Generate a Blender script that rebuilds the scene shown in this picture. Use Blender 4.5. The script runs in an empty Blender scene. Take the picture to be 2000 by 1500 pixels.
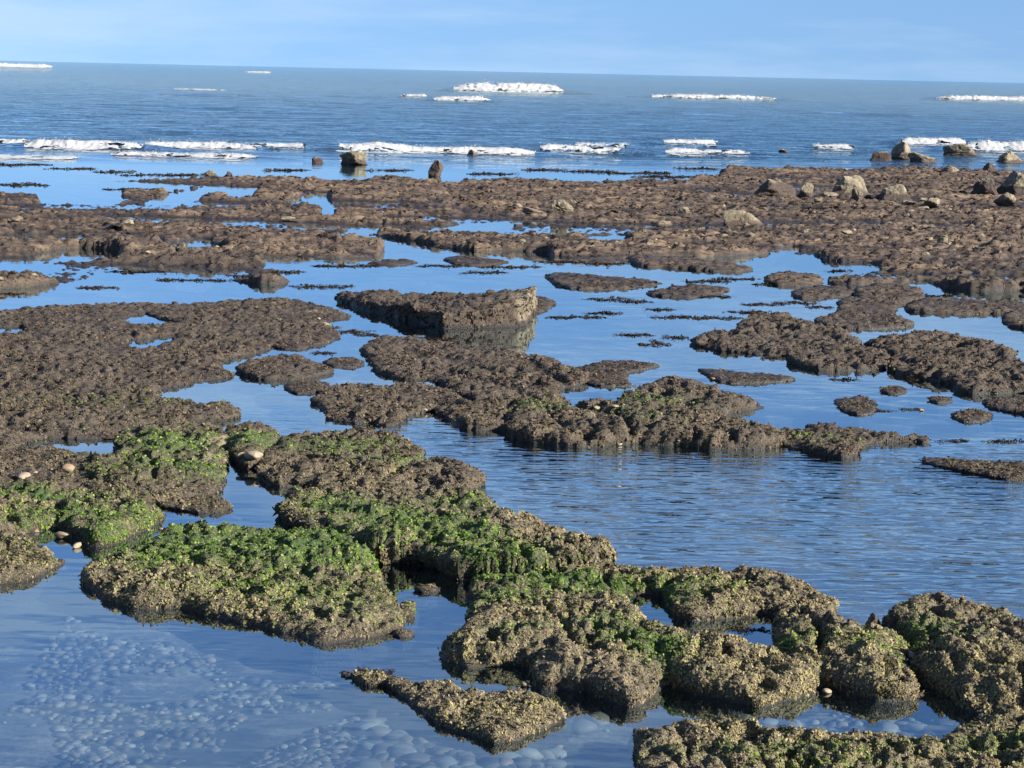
import bpy, math, random
import numpy as np
from mathutils import Vector, Matrix

random.seed(7)
rng = np.random.default_rng(11)
sc = bpy.context.scene
col = sc.collection

# ------------------------------------------------------------------ camera
FPX = 4010.0            # focal length in pixels of the 2000 x 1500 photograph
CAM_H = 4.0
PITCH = math.atan(610.0 / FPX)
ROLL = math.radians(1.26)
cam_rot = Matrix.Rotation(math.pi / 2 - PITCH, 4, 'X') @ Matrix.Rotation(ROLL, 4, 'Z')
cd = bpy.data.cameras.new('camera')
cd.sensor_width = 36.0
cd.lens = 36.0 * FPX / 2000.0
cd.clip_start = 0.1
cd.clip_end = 60000
cam = bpy.data.objects.new('camera', cd)
cam.matrix_world = Matrix.Translation((0, 0, CAM_H)) @ cam_rot
col.objects.link(cam)
sc.camera = cam
R3 = np.array(cam_rot.to_3x3())

# ------------------------------------------------------------------ sky and sun
SUN_AZ, SUN_EL = math.radians(115), math.radians(24)
world = bpy.data.worlds.new('World')
sc.world = world
world.use_nodes = True
wn, wl = world.node_tree.nodes, world.node_tree.links
wn.clear()
w_out = wn.new('ShaderNodeOutputWorld')
w_bg = wn.new('ShaderNodeBackground')
w_bg.inputs['Strength'].default_value = 0.0575
w_sky = wn.new('ShaderNodeTexSky')
w_sky.sky_type = 'NISHITA'
w_sky.sun_disc = False
w_sky.sun_elevation = SUN_EL
w_sky.sun_rotation = SUN_AZ
w_sky.altitude = 0
w_sky.air_density = 1.0
w_sky.dust_density = 0.0
w_sky.ozone_density = 4.0
# thin high cloud, one even veil of streaks all round the sky
w_geo = wn.new('ShaderNodeTexCoord')
w_map = wn.new('ShaderNodeMapping')
w_map.inputs['Scale'].default_value = (2.2, 2.2, 16.0)
w_map.inputs['Rotation'].default_value = (0.0, math.radians(4), 0.0)
w_map.inputs['Location'].default_value = (0, 0, 1.05)
w_n = wn.new('ShaderNodeTexNoise')
w_n.inputs['Scale'].default_value = 1.6
w_n.inputs['Detail'].default_value = 5
w_n.inputs['Roughness'].default_value = 0.55
w_r = wn.new('ShaderNodeMapRange')
w_r.inputs['From Min'].default_value = 0.46
w_r.inputs['From Max'].default_value = 0.8
w_r.inputs['To Max'].default_value = 0.80
w_tint = wn.new('ShaderNodeMix'); w_tint.data_type = 'RGBA'; w_tint.blend_type = 'MULTIPLY'
w_tint.inputs[0].default_value = 1.0
w_tint.inputs[7].default_value = (0.56, 0.565, 0.66, 1)
w_mix = wn.new('ShaderNodeMix'); w_mix.data_type = 'RGBA'
w_mix.inputs[7].default_value = (4.2, 5.2, 6.3, 1)
wl.new(w_geo.outputs['Generated'], w_map.inputs['Vector'])
# clear winter air: the pale band that the model puts on the horizon is lifted away
w_sep = wn.new('ShaderNodeSeparateXYZ'); w_com = wn.new('ShaderNodeCombineXYZ')
w_ma = wn.new('ShaderNodeMath'); w_ma.operation = 'MULTIPLY_ADD'
w_ma.inputs[2].default_value = 0.112
w_mb = wn.new('ShaderNodeMath'); w_mb.operation = 'MULTIPLY_ADD'; w_mb.inputs[1].default_value = 0.55; w_mb.inputs[2].default_value = 0.28
w_nm = wn.new('ShaderNodeVectorMath'); w_nm.operation = 'NORMALIZE'
wl.new(w_geo.outputs['Generated'], w_sep.inputs[0])
wl.new(w_sep.outputs[0], w_com.inputs[0]); wl.new(w_sep.outputs[1], w_com.inputs[1])
w_ab = wn.new('ShaderNodeMath'); w_ab.operation = 'ABSOLUTE'; wl.new(w_sep.outputs[2], w_ab.inputs[0])
wl.new(w_ab.outputs[0], w_mb.inputs[0]); wl.new(w_mb.outputs[0], w_ma.inputs[1])
wl.new(w_ab.outputs[0], w_ma.inputs[0]); wl.new(w_ma.outputs[0], w_com.inputs[2])
wl.new(w_com.outputs[0], w_nm.inputs[0]); wl.new(w_nm.outputs[0], w_sky.inputs['Vector'])
wl.new(w_map.outputs[0], w_n.inputs['Vector'])
wl.new(w_n.outputs['Fac'], w_r.inputs['Value'])
w_hs = wn.new('ShaderNodeGamma'); w_hs.inputs['Gamma'].default_value = 1.22
wl.new(w_sky.outputs[0], w_hs.inputs['Color']); wl.new(w_hs.outputs[0], w_tint.inputs[6])
wl.new(w_tint.outputs[2], w_mix.inputs[6])
wl.new(w_r.outputs[0], w_mix.inputs[0])
wl.new(w_mix.outputs[2], w_bg.inputs['Color'])
wl.new(w_bg.outputs[0], w_out.inputs['Surface'])

sun_d = bpy.data.lights.new('sun', 'SUN')
sun_d.energy = 5.0
sun_d.angle = math.radians(0.53)
sun_d.color = (1.0, 0.93, 0.82)
sun = bpy.data.objects.new('sun', sun_d)
sv = Vector((math.cos(SUN_EL) * math.sin(SUN_AZ), math.cos(SUN_EL) * math.cos(SUN_AZ), math.sin(SUN_EL)))
sun.rotation_euler = sv.to_track_quat('Z', 'Y').to_euler()
col.objects.link(sun)

vs = sc.view_settings
vs.view_transform = 'Standard'
vs.look = 'None'
vs.exposure = 1.5
vs.gamma = 1.0
vs.use_curve_mapping = False
sc.cycles.max_bounces = 6
sc.cycles.transparent_max_bounces = 12
sc.cycles.caustics_reflective = False
sc.cycles.caustics_refractive = False
sc.cycles.sample_clamp_indirect = 4.0

# ------------------------------------------------------------------ helpers
def unproj(px, py, z=0.0):
    """ground point (x, y) at height z that the photograph shows at a pixel"""
    px, py, z = np.asarray(px, float), np.asarray(py, float), np.asarray(z, float)
    d = np.stack([(px - 1000) / FPX, -(py - 750) / FPX, -np.ones_like(px)], -1) @ R3.T
    t = (z - CAM_H) / d[..., 2]
    return np.stack([d[..., 0] * t, d[..., 1] * t], -1)

def _h(ix, iy, iz):
    n = (ix * 374761393 + iy * 668265263 + iz * 2147483647 + 1013904223).astype(np.uint64) & np.uint64(0xffffffff)
    n = ((n ^ (n >> np.uint64(13))) * np.uint64(1274126177)) & np.uint64(0xffffffff)
    n = ((n ^ (n >> np.uint64(16))) * np.uint64(2246822519)) & np.uint64(0xffffffff)
    return (n ^ (n >> np.uint64(15))) & np.uint64(0xffffffff)

_G = np.array([[1,1,0],[-1,1,0],[1,-1,0],[-1,-1,0],[1,0,1],[-1,0,1],[1,0,-1],[-1,0,-1],[0,1,1],[0,-1,1],[0,1,-1],[0,-1,-1]], float)
def perlin(x, y, z=None, seed=0):
    x = np.asarray(x, float); y = np.asarray(y, float)
    flat = z is None
    z = np.zeros_like(x) + 0.37 if flat else np.asarray(z, float)
    x = x + seed * 17.31; y = y + seed * 9.17
    fx, fy, fz = np.floor(x), np.floor(y), np.floor(z)
    ix, iy, iz = fx.astype(np.int64), fy.astype(np.int64), fz.astype(np.int64)
    dx, dy, dz = x - fx, y - fy, z - fz
    u, v, w = (t * t * t * (t * (t * 6 - 15) + 10) for t in (dx, dy, dz))
    res = 0
    for a in (0, 1):
        wa = u if a else 1 - u
        for b in (0, 1):
            wb = v if b else 1 - v
            for c in (0, 1):
                wc = w if c else 1 - w
                g = _G[(_h(ix + a, iy + b, iz + c) % np.uint64(12)).astype(np.int64)]
                res = res + wa * wb * wc * (g[..., 0] * (dx - a) + g[..., 1] * (dy - b) + g[..., 2] * (dz - c))
    return res

def fbm(x, y, f, o=3, seed=0, gain=0.5, z=None):
    r, a = 0, 1.0
    for k in range(o):
        r = r + a * perlin(x * f, y * f, None if z is None else z * f, seed + k * 3)
        a *= gain; f *= 2.03
    return r

def worley(x, y, f, seed=0):
    """distance to the nearest and second nearest feature point, in cells"""
    X, Y = x * f + seed * 5.3, y * f + seed * 2.7
    ix, iy = np.floor(X).astype(np.int64), np.floor(Y).astype(np.int64)
    d1 = np.full(X.shape, 9.0); d2 = np.full(X.shape, 9.0)
    for a in (-1, 0, 1):
        for b in (-1, 0, 1):
            cx, cy = ix + a, iy + b
            h = _h(cx, cy, np.zeros_like(cx) + seed)
            px = cx + (h % np.uint64(1024)).astype(float) / 1024
            py = cy + ((h >> np.uint64(10)) % np.uint64(1024)).astype(float) / 1024
            d = np.hypot(X - px, Y - py)
            m = d < d1
            d2 = np.where(m, d1, np.minimum(d2, d)); d1 = np.where(m, d, d1)
    return d1, d2

def smooth(a, b, x):
    t = np.clip((x - a) / (b - a), 0, 1)
    return t * t * (3 - 2 * t)

def mesh_np(name, verts, faces, attrs=None, colors=None, flat=False):
    """faces: (n, k) index array, all of one size"""
    me = bpy.data.meshes.new(name)
    verts = np.ascontiguousarray(verts, np.float32); faces = np.ascontiguousarray(faces, np.int32)
    n, k = faces.shape
    me.vertices.add(len(verts)); me.vertices.foreach_set('co', verts.ravel())
    me.loops.add(n * k); me.loops.foreach_set('vertex_index', faces.ravel())
    me.polygons.add(n)
    me.polygons.foreach_set('loop_start', np.arange(0, n * k, k, dtype=np.int32))
    me.update(calc_edges=True)
    me.polygons.foreach_set('use_smooth', np.full(n, not flat))
    for an, av in (attrs or {}).items():
        a = me.attributes.new(an, 'FLOAT', 'POINT'); a.data.foreach_set('value', np.ascontiguousarray(av, np.float32))
    if colors is not None:
        a = me.attributes.new('col', 'FLOAT_COLOR', 'POINT')
        c4 = np.ones((len(verts), 4), np.float32); c4[:, :3] = colors
        a.data.foreach_set('color', c4.ravel())
    return me

def mesh_mix(name, verts, quads, tris, attrs):
    q3 = np.concatenate([quads[:, [0, 1, 2]], quads[:, [0, 2, 3]], tris])
    return mesh_np(name, verts, q3, attrs)

def add(name, me, mat, parent=None, label=None, cat=None, group=None, kind=None, loc=None):
    o = bpy.data.objects.new(name, me)
    if mat and not me.materials: me.materials.append(mat)
    col.objects.link(o)
    if parent is not None: o.parent = parent
    if loc is not None: o.location = loc
    if label: o['label'] = label
    if cat: o['category'] = cat
    if group: o['group'] = group
    if kind: o['kind'] = kind
    return o

# ------------------------------------------------------------------ materials
class NT:
    def __init__(s, name):
        s.m = bpy.data.materials.new(name); s.m.use_nodes = True
        s.n = s.m.node_tree.nodes; s.l = s.m.node_tree.links; s.n.clear()
        s.out = s.n.new('ShaderNodeOutputMaterial')
    def node(s, t, **kw):
        x = s.n.new(t)
        for k, v in kw.items():
            if k in ('data_type', 'blend_type', 'operation', 'attribute_name', 'noise_dimensions', 'feature', 'wave_type', 'attribute_type'): setattr(x, k, v)
            else:
                i = x.inputs[k.replace('_', ' ')]
                if hasattr(v, 'node'): s.l.new(v, i)
                else: i.default_value = v
        return x
    def link(s, a, b): s.l.new(a, b)
    def noise(s, scale, detail=3, rough=0.55, vec=None, dist=0.0):
        x = s.node('ShaderNodeTexNoise', Scale=scale, Detail=detail, Roughness=rough, Distortion=dist)
        if vec is not None: s.link(vec, x.inputs['Vector'])
        return x.outputs['Fac']
    def rng(s, v, a, b, lo=0.0, hi=1.0):
        x = s.node('ShaderNodeMapRange'); s.link(v, x.inputs['Value'])
        for k, q in (('From Min', a), ('From Max', b), ('To Min', lo), ('To Max', hi)): x.inputs[k].default_value = q
        return x.outputs[0]
    def mix(s, f, a, b, mode='MIX'):
        x = s.node('ShaderNodeMix', data_type='RGBA', blend_type=mode)
        for v, i in ((f, 0), (a, 6), (b, 7)):
            if hasattr(v, 'node'): s.link(v, x.inputs[i])
            else: x.inputs[i].default_value = v if i == 0 else (*v, 1)
        return x.outputs[2]
    def math(s, op, a, b=0.0):
        x = s.node('ShaderNodeMath', operation=op)
        for v, i in ((a, 0), (b, 1)):
            if hasattr(v, 'node'): s.link(v, x.inputs[i])
            else: x.inputs[i].default_value = v
        return x.outputs[0]
    def attr(s, n):
        return s.node('ShaderNodeAttribute', attribute_name=n)
    def pos(s):
        return s.node('ShaderNodeNewGeometry').outputs['Position']

def mat_rock():
    t = NT('algae_covered_rock')
    p = t.pos()
    moss, zone = t.attr('moss').outputs['Fac'], t.attr('zone').outputs['Fac']
    n1 = t.noise(9, 4, 0.6, p); n2 = t.noise(34, 3, 0.6, p); n3 = t.noise(2.2, 3, 0.5, p)
    near = t.mix(t.rng(n2, 0.38, 0.62), (0.0484, 0.0387, 0.0258), (0.1645, 0.1432, 0.0807))
    near = t.mix(t.rng(n1, 0.45, 0.7, 0, 0.7), near, (0.1096, 0.0871, 0.0677))
    mid = t.mix(t.rng(n2, 0.36, 0.64), (0.0322, 0.0246, 0.0194), (0.1000, 0.0762, 0.0555))
    mid = t.mix(t.rng(n1, 0.5, 0.72, 0, 0.6), mid, (0.0839, 0.0742, 0.0387))
    mp = t.node('ShaderNodeMapping'); t.link(p, mp.inputs['Vector']); mp.inputs['Scale'].default_value = (0.35, 0.9, 2.5)
    m1, m3 = t.noise(5.5, 5, 0.68, mp.outputs[0]), t.noise(1.3, 4, 0.6, mp.outputs[0])
    far1 = t.mix(t.rng(m1, 0.40, 0.60), (0.0291, 0.0187, 0.0155), (0.1064, 0.0742, 0.0529))
    far = t.mix(t.math('MULTIPLY', t.rng(m3, 0.46, 0.66, 0, 0.95), t.rng(m1, 0.38, 0.56)), far1, (0.2194, 0.1516, 0.0904))
    c = t.mix(t.rng(zone, 0, 0.5), near, mid)
    c = t.mix(t.rng(zone, 0.5, 1.0), c, far)
    green = t.mix(t.rng(n2, 0.35, 0.65), (0.0142, 0.0354, 0.0077), (0.0548, 0.1064, 0.0181))
    c = t.mix(t.math('MULTIPLY', moss, t.rng(n1, 0.3, 0.5)), c, green)
    c = t.mix(t.rng(t.attr('pale').outputs['Fac'], .25, .6), c, t.mix(t.rng(n1, .35, .65), (0.1549, 0.1226, 0.0742), (0.2967, 0.2484, 0.1645)))
    wet = t.attr('weed').outputs['Fac']
    c = t.mix(wet, c, (0.0142, 0.0090, 0.0071))
    b = t.node('ShaderNodeBsdfPrincipled')
    t.link(c, b.inputs['Base Color'])
    t.link(t.rng(wet, 0, 1, 0.85, 0.4), b.inputs['Roughness'])
    bp = t.node('ShaderNodeBump', Strength=0.9, Distance=0.035)
    t.link(t.noise(55, 4, 0.65, p), bp.inputs['Height'])
    t.link(bp.outputs[0], b.inputs['Normal'])
    t.link(b.outputs[0], t.out.inputs['Surface'])
    return t.m

def mat_turf():
    t = NT('turf_algae')
    c = t.attr('col').outputs['Color']
    nv = t.node('ShaderNodeVectorMath', operation='SCALE', Scale=1.5); t.link(t.attr('lie').outputs['Vector'], nv.inputs[0])
    av = t.node('ShaderNodeVectorMath', operation='ADD'); t.link(nv.outputs[0], av.inputs[0]); t.link(t.node('ShaderNodeNewGeometry').outputs['Normal'], av.inputs[1])
    no = t.node('ShaderNodeVectorMath', operation='NORMALIZE'); t.link(av.outputs[0], no.inputs[0])
    d = t.node('ShaderNodeBsdfDiffuse'); t.link(c, d.inputs['Color']); t.link(no.outputs[0], d.inputs['Normal'])
    tr = t.node('ShaderNodeBsdfTranslucent'); t.link(c, tr.inputs['Color'])
    g = t.node('ShaderNodeBsdfGlossy', Roughness=0.6)
    g.inputs['Color'].default_value = (1, 1, 1, 1)
    m1 = t.node('ShaderNodeMixShader', Fac=0.22); t.link(d.outputs[0], m1.inputs[1]); t.link(tr.outputs[0], m1.inputs[2])
    m2 = t.node('ShaderNodeMixShader', Fac=0.004); t.link(m1.outputs[0], m2.inputs[1]); t.link(g.outputs[0], m2.inputs[2])
    t.link(m2.outputs[0], t.out.inputs['Surface'])
    return t.m

def mat_boulder():
    t = NT('pale_boulder_stone')
    p = t.pos()
    oi = t.node('ShaderNodeObjectInfo').outputs['Random']
    n1, n2 = t.noise(3.2, 5, 0.62, p), t.noise(16, 4, 0.6, p)
    c = t.mix(t.rng(n1, 0.38, 0.66), (0.1008, 0.0850, 0.0540), (0.2736, 0.2376, 0.1548))
    c = t.mix(t.rng(n2, 0.52, 0.72, 0, 0.75), c, (0.0612, 0.0504, 0.0324))
    c = t.mix(t.attr('weed').outputs['Fac'], c, (0.0324, 0.0216, 0.0166))
    c = t.mix(t.rng(oi, 0, 1, 0.0, 0.35), c, (0.1368, 0.0936, 0.0648))
    b = t.node('ShaderNodeBsdfPrincipled', Roughness=0.85); t.link(c, b.inputs['Base Color'])
    bp = t.node('ShaderNodeBump', Strength=0.8, Distance=0.05)
    t.link(t.noise(14, 6, 0.65, p), bp.inputs['Height']); t.link(bp.outputs[0], b.inputs['Normal'])
    t.link(b.outputs[0], t.out.inputs['Surface'])
    return t.m

def mat_pebble(name, ramp, rough=0.55):
    t = NT(name)
    oi = t.node('ShaderNodeObjectInfo').outputs['Random']
    tc = t.node('ShaderNodeTexCoord').outputs['Object']
    va = t.attr('tone').outputs['Fac']
    r = t.math('FRACT', t.math('ADD', oi, va))
    x = t.node('ShaderNodeValToRGB'); t.link(r, x.inputs[0])
    x.color_ramp.interpolation = 'LINEAR'
    el = x.color_ramp.elements
    el[0].color = (*ramp[0], 1); el[1].color = (*ramp[-1], 1)
    for k in range(1, len(ramp) - 1):
        el.new(k / (len(ramp) - 1)).color = (*ramp[k], 1)
    n = t.noise(45, 4, 0.6, t.pos())
    c = t.mix(t.rng(n, 0.4, 0.7, 0, 0.45), x.outputs[0], (0.09, 0.075, 0.055))
    b = t.node('ShaderNodeBsdfPrincipled', Roughness=rough); t.link(c, b.inputs['Base Color'])
    b.inputs['Specular IOR Level'].default_value = 0.15
    t.link(b.outputs[0], t.out.inputs['Surface'])
    return t.m

def mat_seabed():
    t = NT('seabed_sand_and_gravel')
    p = t.pos()
    n1, n2 = t.noise(1.1, 4, 0.6, p), t.noise(22, 4, 0.65, p)
    c = t.mix(t.rng(n1, 0.43, 0.60), (0.0136, 0.0119, 0.0102), (0.1275, 0.1037, 0.0748))
    c = t.mix(t.rng(n2, 0.42, 0.64, 0, 0.7), c, (0.0255, 0.0221, 0.0170))
    c = t.mix(t.math('MULTIPLY', t.rng(t.noise(10, 3, 0.6, p), 0.56, 0.66, 0, 0.8), t.rng(n1, 0.45, 0.55)), c, (0.2040, 0.1700, 0.1275))
    b = t.node('ShaderNodeBsdfPrincipled', Roughness=0.9); t.link(c, b.inputs['Base Color'])
    t.link(b.outputs[0], t.out.inputs['Surface'])
    return t.m

def mat_water():
    t = NT('sea_water')
    p = t.pos()
    rip, sea = t.attr('ripple').outputs['Fac'], t.attr('sea').outputs['Fac']
    def mapped(sx, sy, rot):
        m = t.node('ShaderNodeMapping'); t.link(p, m.inputs['Vector'])
        m.inputs['Scale'].default_value = (sx, sy, 1); m.inputs['Rotation'].default_value = (0, 0, math.radians(rot))
        return m.outputs[0]
    r1 = t.noise(1.0, 1, 0.5, mapped(2.4, 7.0, -15), 0.35)
    r2 = t.noise(1.0, 1, 0.5, mapped(5.0, 9.0, 18), 0.3)
    calm = t.noise(1.0, 2, 0.5, mapped(1.2, 2.0, 5))
    s1 = t.noise(1.0, 4, 0.62, mapped(0.32, 0.75, 6), 0.6)
    hr = t.math('MULTIPLY', t.math('ADD', r1, t.math('MULTIPLY', r2, 0.45)), t.math('MULTIPLY', rip, 0.027))
    hc = t.math('MULTIPLY', calm, 0.004)
    hs = t.math('MULTIPLY', t.math('MULTIPLY', s1, sea), 0.75)
    hgt = t.math('ADD', t.math('ADD', hr, hc), hs)
    bp = t.node('ShaderNodeBump', Strength=1.0, Distance=1.0); t.link(hgt, bp.inputs['Height'])
    dt = t.node('ShaderNodeVectorMath', operation='DOT_PRODUCT')
    t.link(bp.outputs[0], dt.inputs[0]); t.link(t.node('ShaderNodeNewGeometry').outputs['Incoming'], dt.inputs[1])
    fr = t.math('ADD', 0.04, t.math('MULTIPLY', 0.96, t.math('POWER', t.math('SUBTRACT', 1.0, t.math('MINIMUM', t.math('ABSOLUTE', dt.outputs['Value']), 1.0)), 2.6)))
    g = t.node('ShaderNodeBsdfGlossy', Roughness=0.015); t.link(bp.outputs[0], g.inputs['Normal'])
    g.inputs['Color'].default_value = (0.82, 0.95, 1, 1)
    tr = t.node('ShaderNodeBsdfTransparent'); tr.inputs['Color'].default_value = (0.72, 0.86, 0.94, 1)
    df = t.node('ShaderNodeBsdfDiffuse'); t.link(bp.outputs[0], df.inputs['Normal'])
    t.link(t.mix(t.attr('murk').outputs['Fac'], (0.012, 0.036, 0.062), (0.120, 0.152, 0.132)), df.inputs['Color'])
    m1 = t.node('ShaderNodeMixShader'); t.link(sea, m1.inputs[0]); t.link(tr.outputs[0], m1.inputs[1]); t.link(df.outputs[0], m1.inputs[2])
    m2 = t.node('ShaderNodeMixShader'); t.link(fr, m2.inputs[0]); t.link(m1.outputs[0], m2.inputs[1]); t.link(g.outputs[0], m2.inputs[2])
    t.link(m2.outputs[0], t.out.inputs['Surface'])
    return t.m

def mat_foam():
    t = NT('sea_foam')
    p = t.pos()
    mp = t.node('ShaderNodeMapping'); t.link(p, mp.inputs['Vector']); mp.inputs['Scale'].default_value = (0.28, 1.0, 1.0)
    n = t.noise(1.6, 5, 0.65, p)
    b = t.node('ShaderNodeBsdfPrincipled', Roughness=0.8)
    t.link(t.mix(t.rng(n, 0.3, 0.6), (0.26, 0.275, 0.29), (0.40, 0.405, 0.41)), b.inputs['Base Color'])
    bp = t.node('ShaderNodeBump', Strength=0.4, Distance=0.08); t.link(t.noise(1.9, 5, 0.65, p), bp.inputs['Height']); t.link(bp.outputs[0], b.inputs['Normal'])
    lace = t.math('ADD', t.math('MULTIPLY', t.attr('dens').outputs['Fac'], 1.5), t.math('MULTIPLY', t.math('SUBTRACT', t.noise(3.2, 6, 0.75, mp.outputs[0]), 0.5), 1.9))
    tr = t.node('ShaderNodeBsdfTransparent')
    m = t.node('ShaderNodeMixShader'); t.link(t.rng(lace, -0.05, 0.22), m.inputs[0]); t.link(tr.outputs[0], m.inputs[1]); t.link(b.outputs[0], m.inputs[2])
    t.link(m.outputs[0], t.out.inputs['Surface'])
    return t.m

M_ROCK, M_TURF, M_BOULDER, M_BED, M_WATER, M_FOAM = mat_rock(), mat_turf(), mat_boulder(), mat_seabed(), mat_water(), mat_foam()
M_COBBLE = mat_pebble('wet_cobble', [(0.0192, 0.0176, 0.0144), (0.0960, 0.0768, 0.0544), (0.0320, 0.0288, 0.0256), (0.2400, 0.1680, 0.0960), (0.0560, 0.0336, 0.0240), (0.1600, 0.1408, 0.1120), (0.0224, 0.0192, 0.0160), (0.2720, 0.2320, 0.1680), (0.0448, 0.0368, 0.0288)])
M_PEBBLE = mat_pebble('dry_pebble', [(0.2720, 0.2160, 0.1280), (0.2880, 0.2400, 0.1760), (0.2240, 0.1680, 0.1040), (0.3200, 0.2720, 0.2000)], 0.7)

# ------------------------------------------------------------------ rock builder
def catmull(P, n=6):
    P = np.asarray(P, float); out = []
    N = len(P)
    for i in range(N):
        a, b, c, d = P[i - 1], P[i], P[(i + 1) % N], P[(i + 2) % N]
        for t in np.arange(n) / n:
            out.append(0.5 * (2 * b + (c - a) * t + (2 * a - 5 * b + 4 * c - d) * t * t + (3 * b - a - 3 * c + d) * t ** 3))
    return np.array(out)

def plan(poly, hf, hb, hole=False):
    """turn an outline seen in the photograph into a plan outline in metres: the far rim
    of a rock is seen at its height, the near rim at the waterline (hf, hb in pixels)"""
    P = catmull(poly, 3)
    x, y = P[:, 0], P[:, 1]
    area = 0.5 * np.sum(x * np.roll(y, -1) - np.roll(x, -1) * y)
    T = np.roll(P, -1, 0) - np.roll(P, 1, 0)
    nrm = np.stack([T[:, 1], -T[:, 0]], -1)
    if area < 0: nrm = -nrm
    if hole: nrm = -nrm
    ln = np.linalg.norm(nrm, axis=1) + 1e-9
    ny = nrm[:, 1] / ln
    back = smooth(-0.1, -0.75, ny)
    d = unproj(x, y)[:, 1]
    return unproj(x, y, back * 0.92 * hb * np.clip(d, 5, 90) / FPX)

def sdist(P, x, y):
    """signed distance to polygon P, positive inside, and unit gradient"""
    x = x.astype(np.float32); y = y.astype(np.float32); P = P.astype(np.float32)
    best = np.full(x.shape, 1e9, np.float32); ins = np.zeros(x.shape, bool)
    gx = np.zeros(x.shape, np.float32); gy = np.zeros(x.shape, np.float32)
    for (ax, ay), (bx, by) in zip(P, np.roll(P, -1, 0)):
        ex, ey = bx - ax, by - ay
        t = np.clip(((x - ax) * ex + (y - ay) * ey) / (ex * ex + ey * ey + 1e-12), 0, 1)
        qx, qy = x - ax - ex * t, y - ay - ey * t
        d2 = qx * qx + qy * qy
        m = d2 < best
        best[m] = d2[m]; gx[m] = qx[m]; gy[m] = qy[m]
        c = (ay > y) != (by > y)
        ins ^= c & (x < ex * (y - ay) / (ey if abs(ey) > 1e-12 else 1e-12) + ax)
    d = np.sqrt(best).astype(float)
    s = np.where(ins, 1, -1)
    return s * d, s * gx / (d + 1e-9), s * gy / (d + 1e-9)

# patches of bright green weed: pixel centre, half width, half height, strength
MOSS = [(470,1045,200,30,1),(610,1055,120,34,1),(330,1070,70,18,.6),(690,1060,45,26,.7),(560,1120,140,20,.35),(650,1150,120,22,.3),
        (640,965,50,10,.8),(700,985,60,11,.9),(770,1005,60,11,1),(840,1025,60,12,1),(900,1045,55,14,1),(960,1075,60,14,.9),(900,965,60,12,.5),
        (1000,1098,70,14,1),(1090,1110,80,14,1),(1190,1118,80,14,.9),(1270,1125,70,16,.8),(1380,1115,80,10,.35),(990,1140,70,16,.5),
        (1180,1200,60,14,.5),(1240,1240,60,14,.7),(1290,1260,40,14,.6),(1010,1215,50,12,.4),(1560,1230,60,14,.4),(1700,1250,50,14,.3),
        (1800,1210,60,20,.45),(1870,1235,50,14,.3),(1500,1440,200,12,.25),(1900,1430,90,14,.35),(1650,1470,120,12,.3),
        (330,850,90,20,.7),(400,850,40,14,.5),(300,890,70,14,.6),(380,895,60,14,.55),(490,840,45,12,.7),(90,945,80,9,1),(30,925,40,9,.8),
        (60,990,60,10,.4),(200,985,110,14,.6),(230,1020,70,16,.7),(290,990,40,14,.5),(640,850,90,10,.45),(760,880,60,10,.25),(860,970,60,8,.4),(950,990,50,9,.5),
        (1280,765,70,9,.35),(1060,780,50,8,.35),(1200,790,30,6,.3),(1240,800,60,7,.3),(1600,830,40,5,.3),(230,760,120,10,.15),(300,850,40,10,.3)]
# patches of bare pale stone
PALE = [(1040,605,7,26,1),(1028,572,16,5,.7),(975,566,50,4,.7),(430,838,22,8,.8),(440,900,14,12,.7),(400,880,40,8,.5),(270,610,30,3,.4),(80,955,20,8,.7),(150,968,25,6,.6),(70,1005,30,8,.5),(520,1012,60,5,.6),(690,1035,20,8,.6),
        (640,615,30,4,.7),(600,592,40,3,.6),(1180,795,40,6,.6),(1600,1330,10,26,.7),(1260,1345,30,8,.4),(1330,600,30,3,.3),(840,790,20,6,.5),(1050,715,30,5,.5)]
def blobs(L): return [(unproj(a, b, 0.2), w, h, s) for a, b, w, h, s in L]
_mc, _pc = blobs(MOSS), blobs(PALE)
def blobs_at(B, x, y):
    m = np.zeros(x.shape)
    for (c, w, h, s) in B:
        d = c[1]; rx = w * d / FPX; ry = h * d * d / (CAM_H * FPX)
        m = np.maximum(m, s * np.exp(-(((x - c[0]) / rx) ** 2 + ((y - c[1]) / ry) ** 2) * 0.55))
    return m
def moss_at(x, y): return blobs_at(_mc, x, y)

ROCKS = []      # plan outlines kept for scattering on the pool floors
TURF_K = 0.00120

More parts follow.
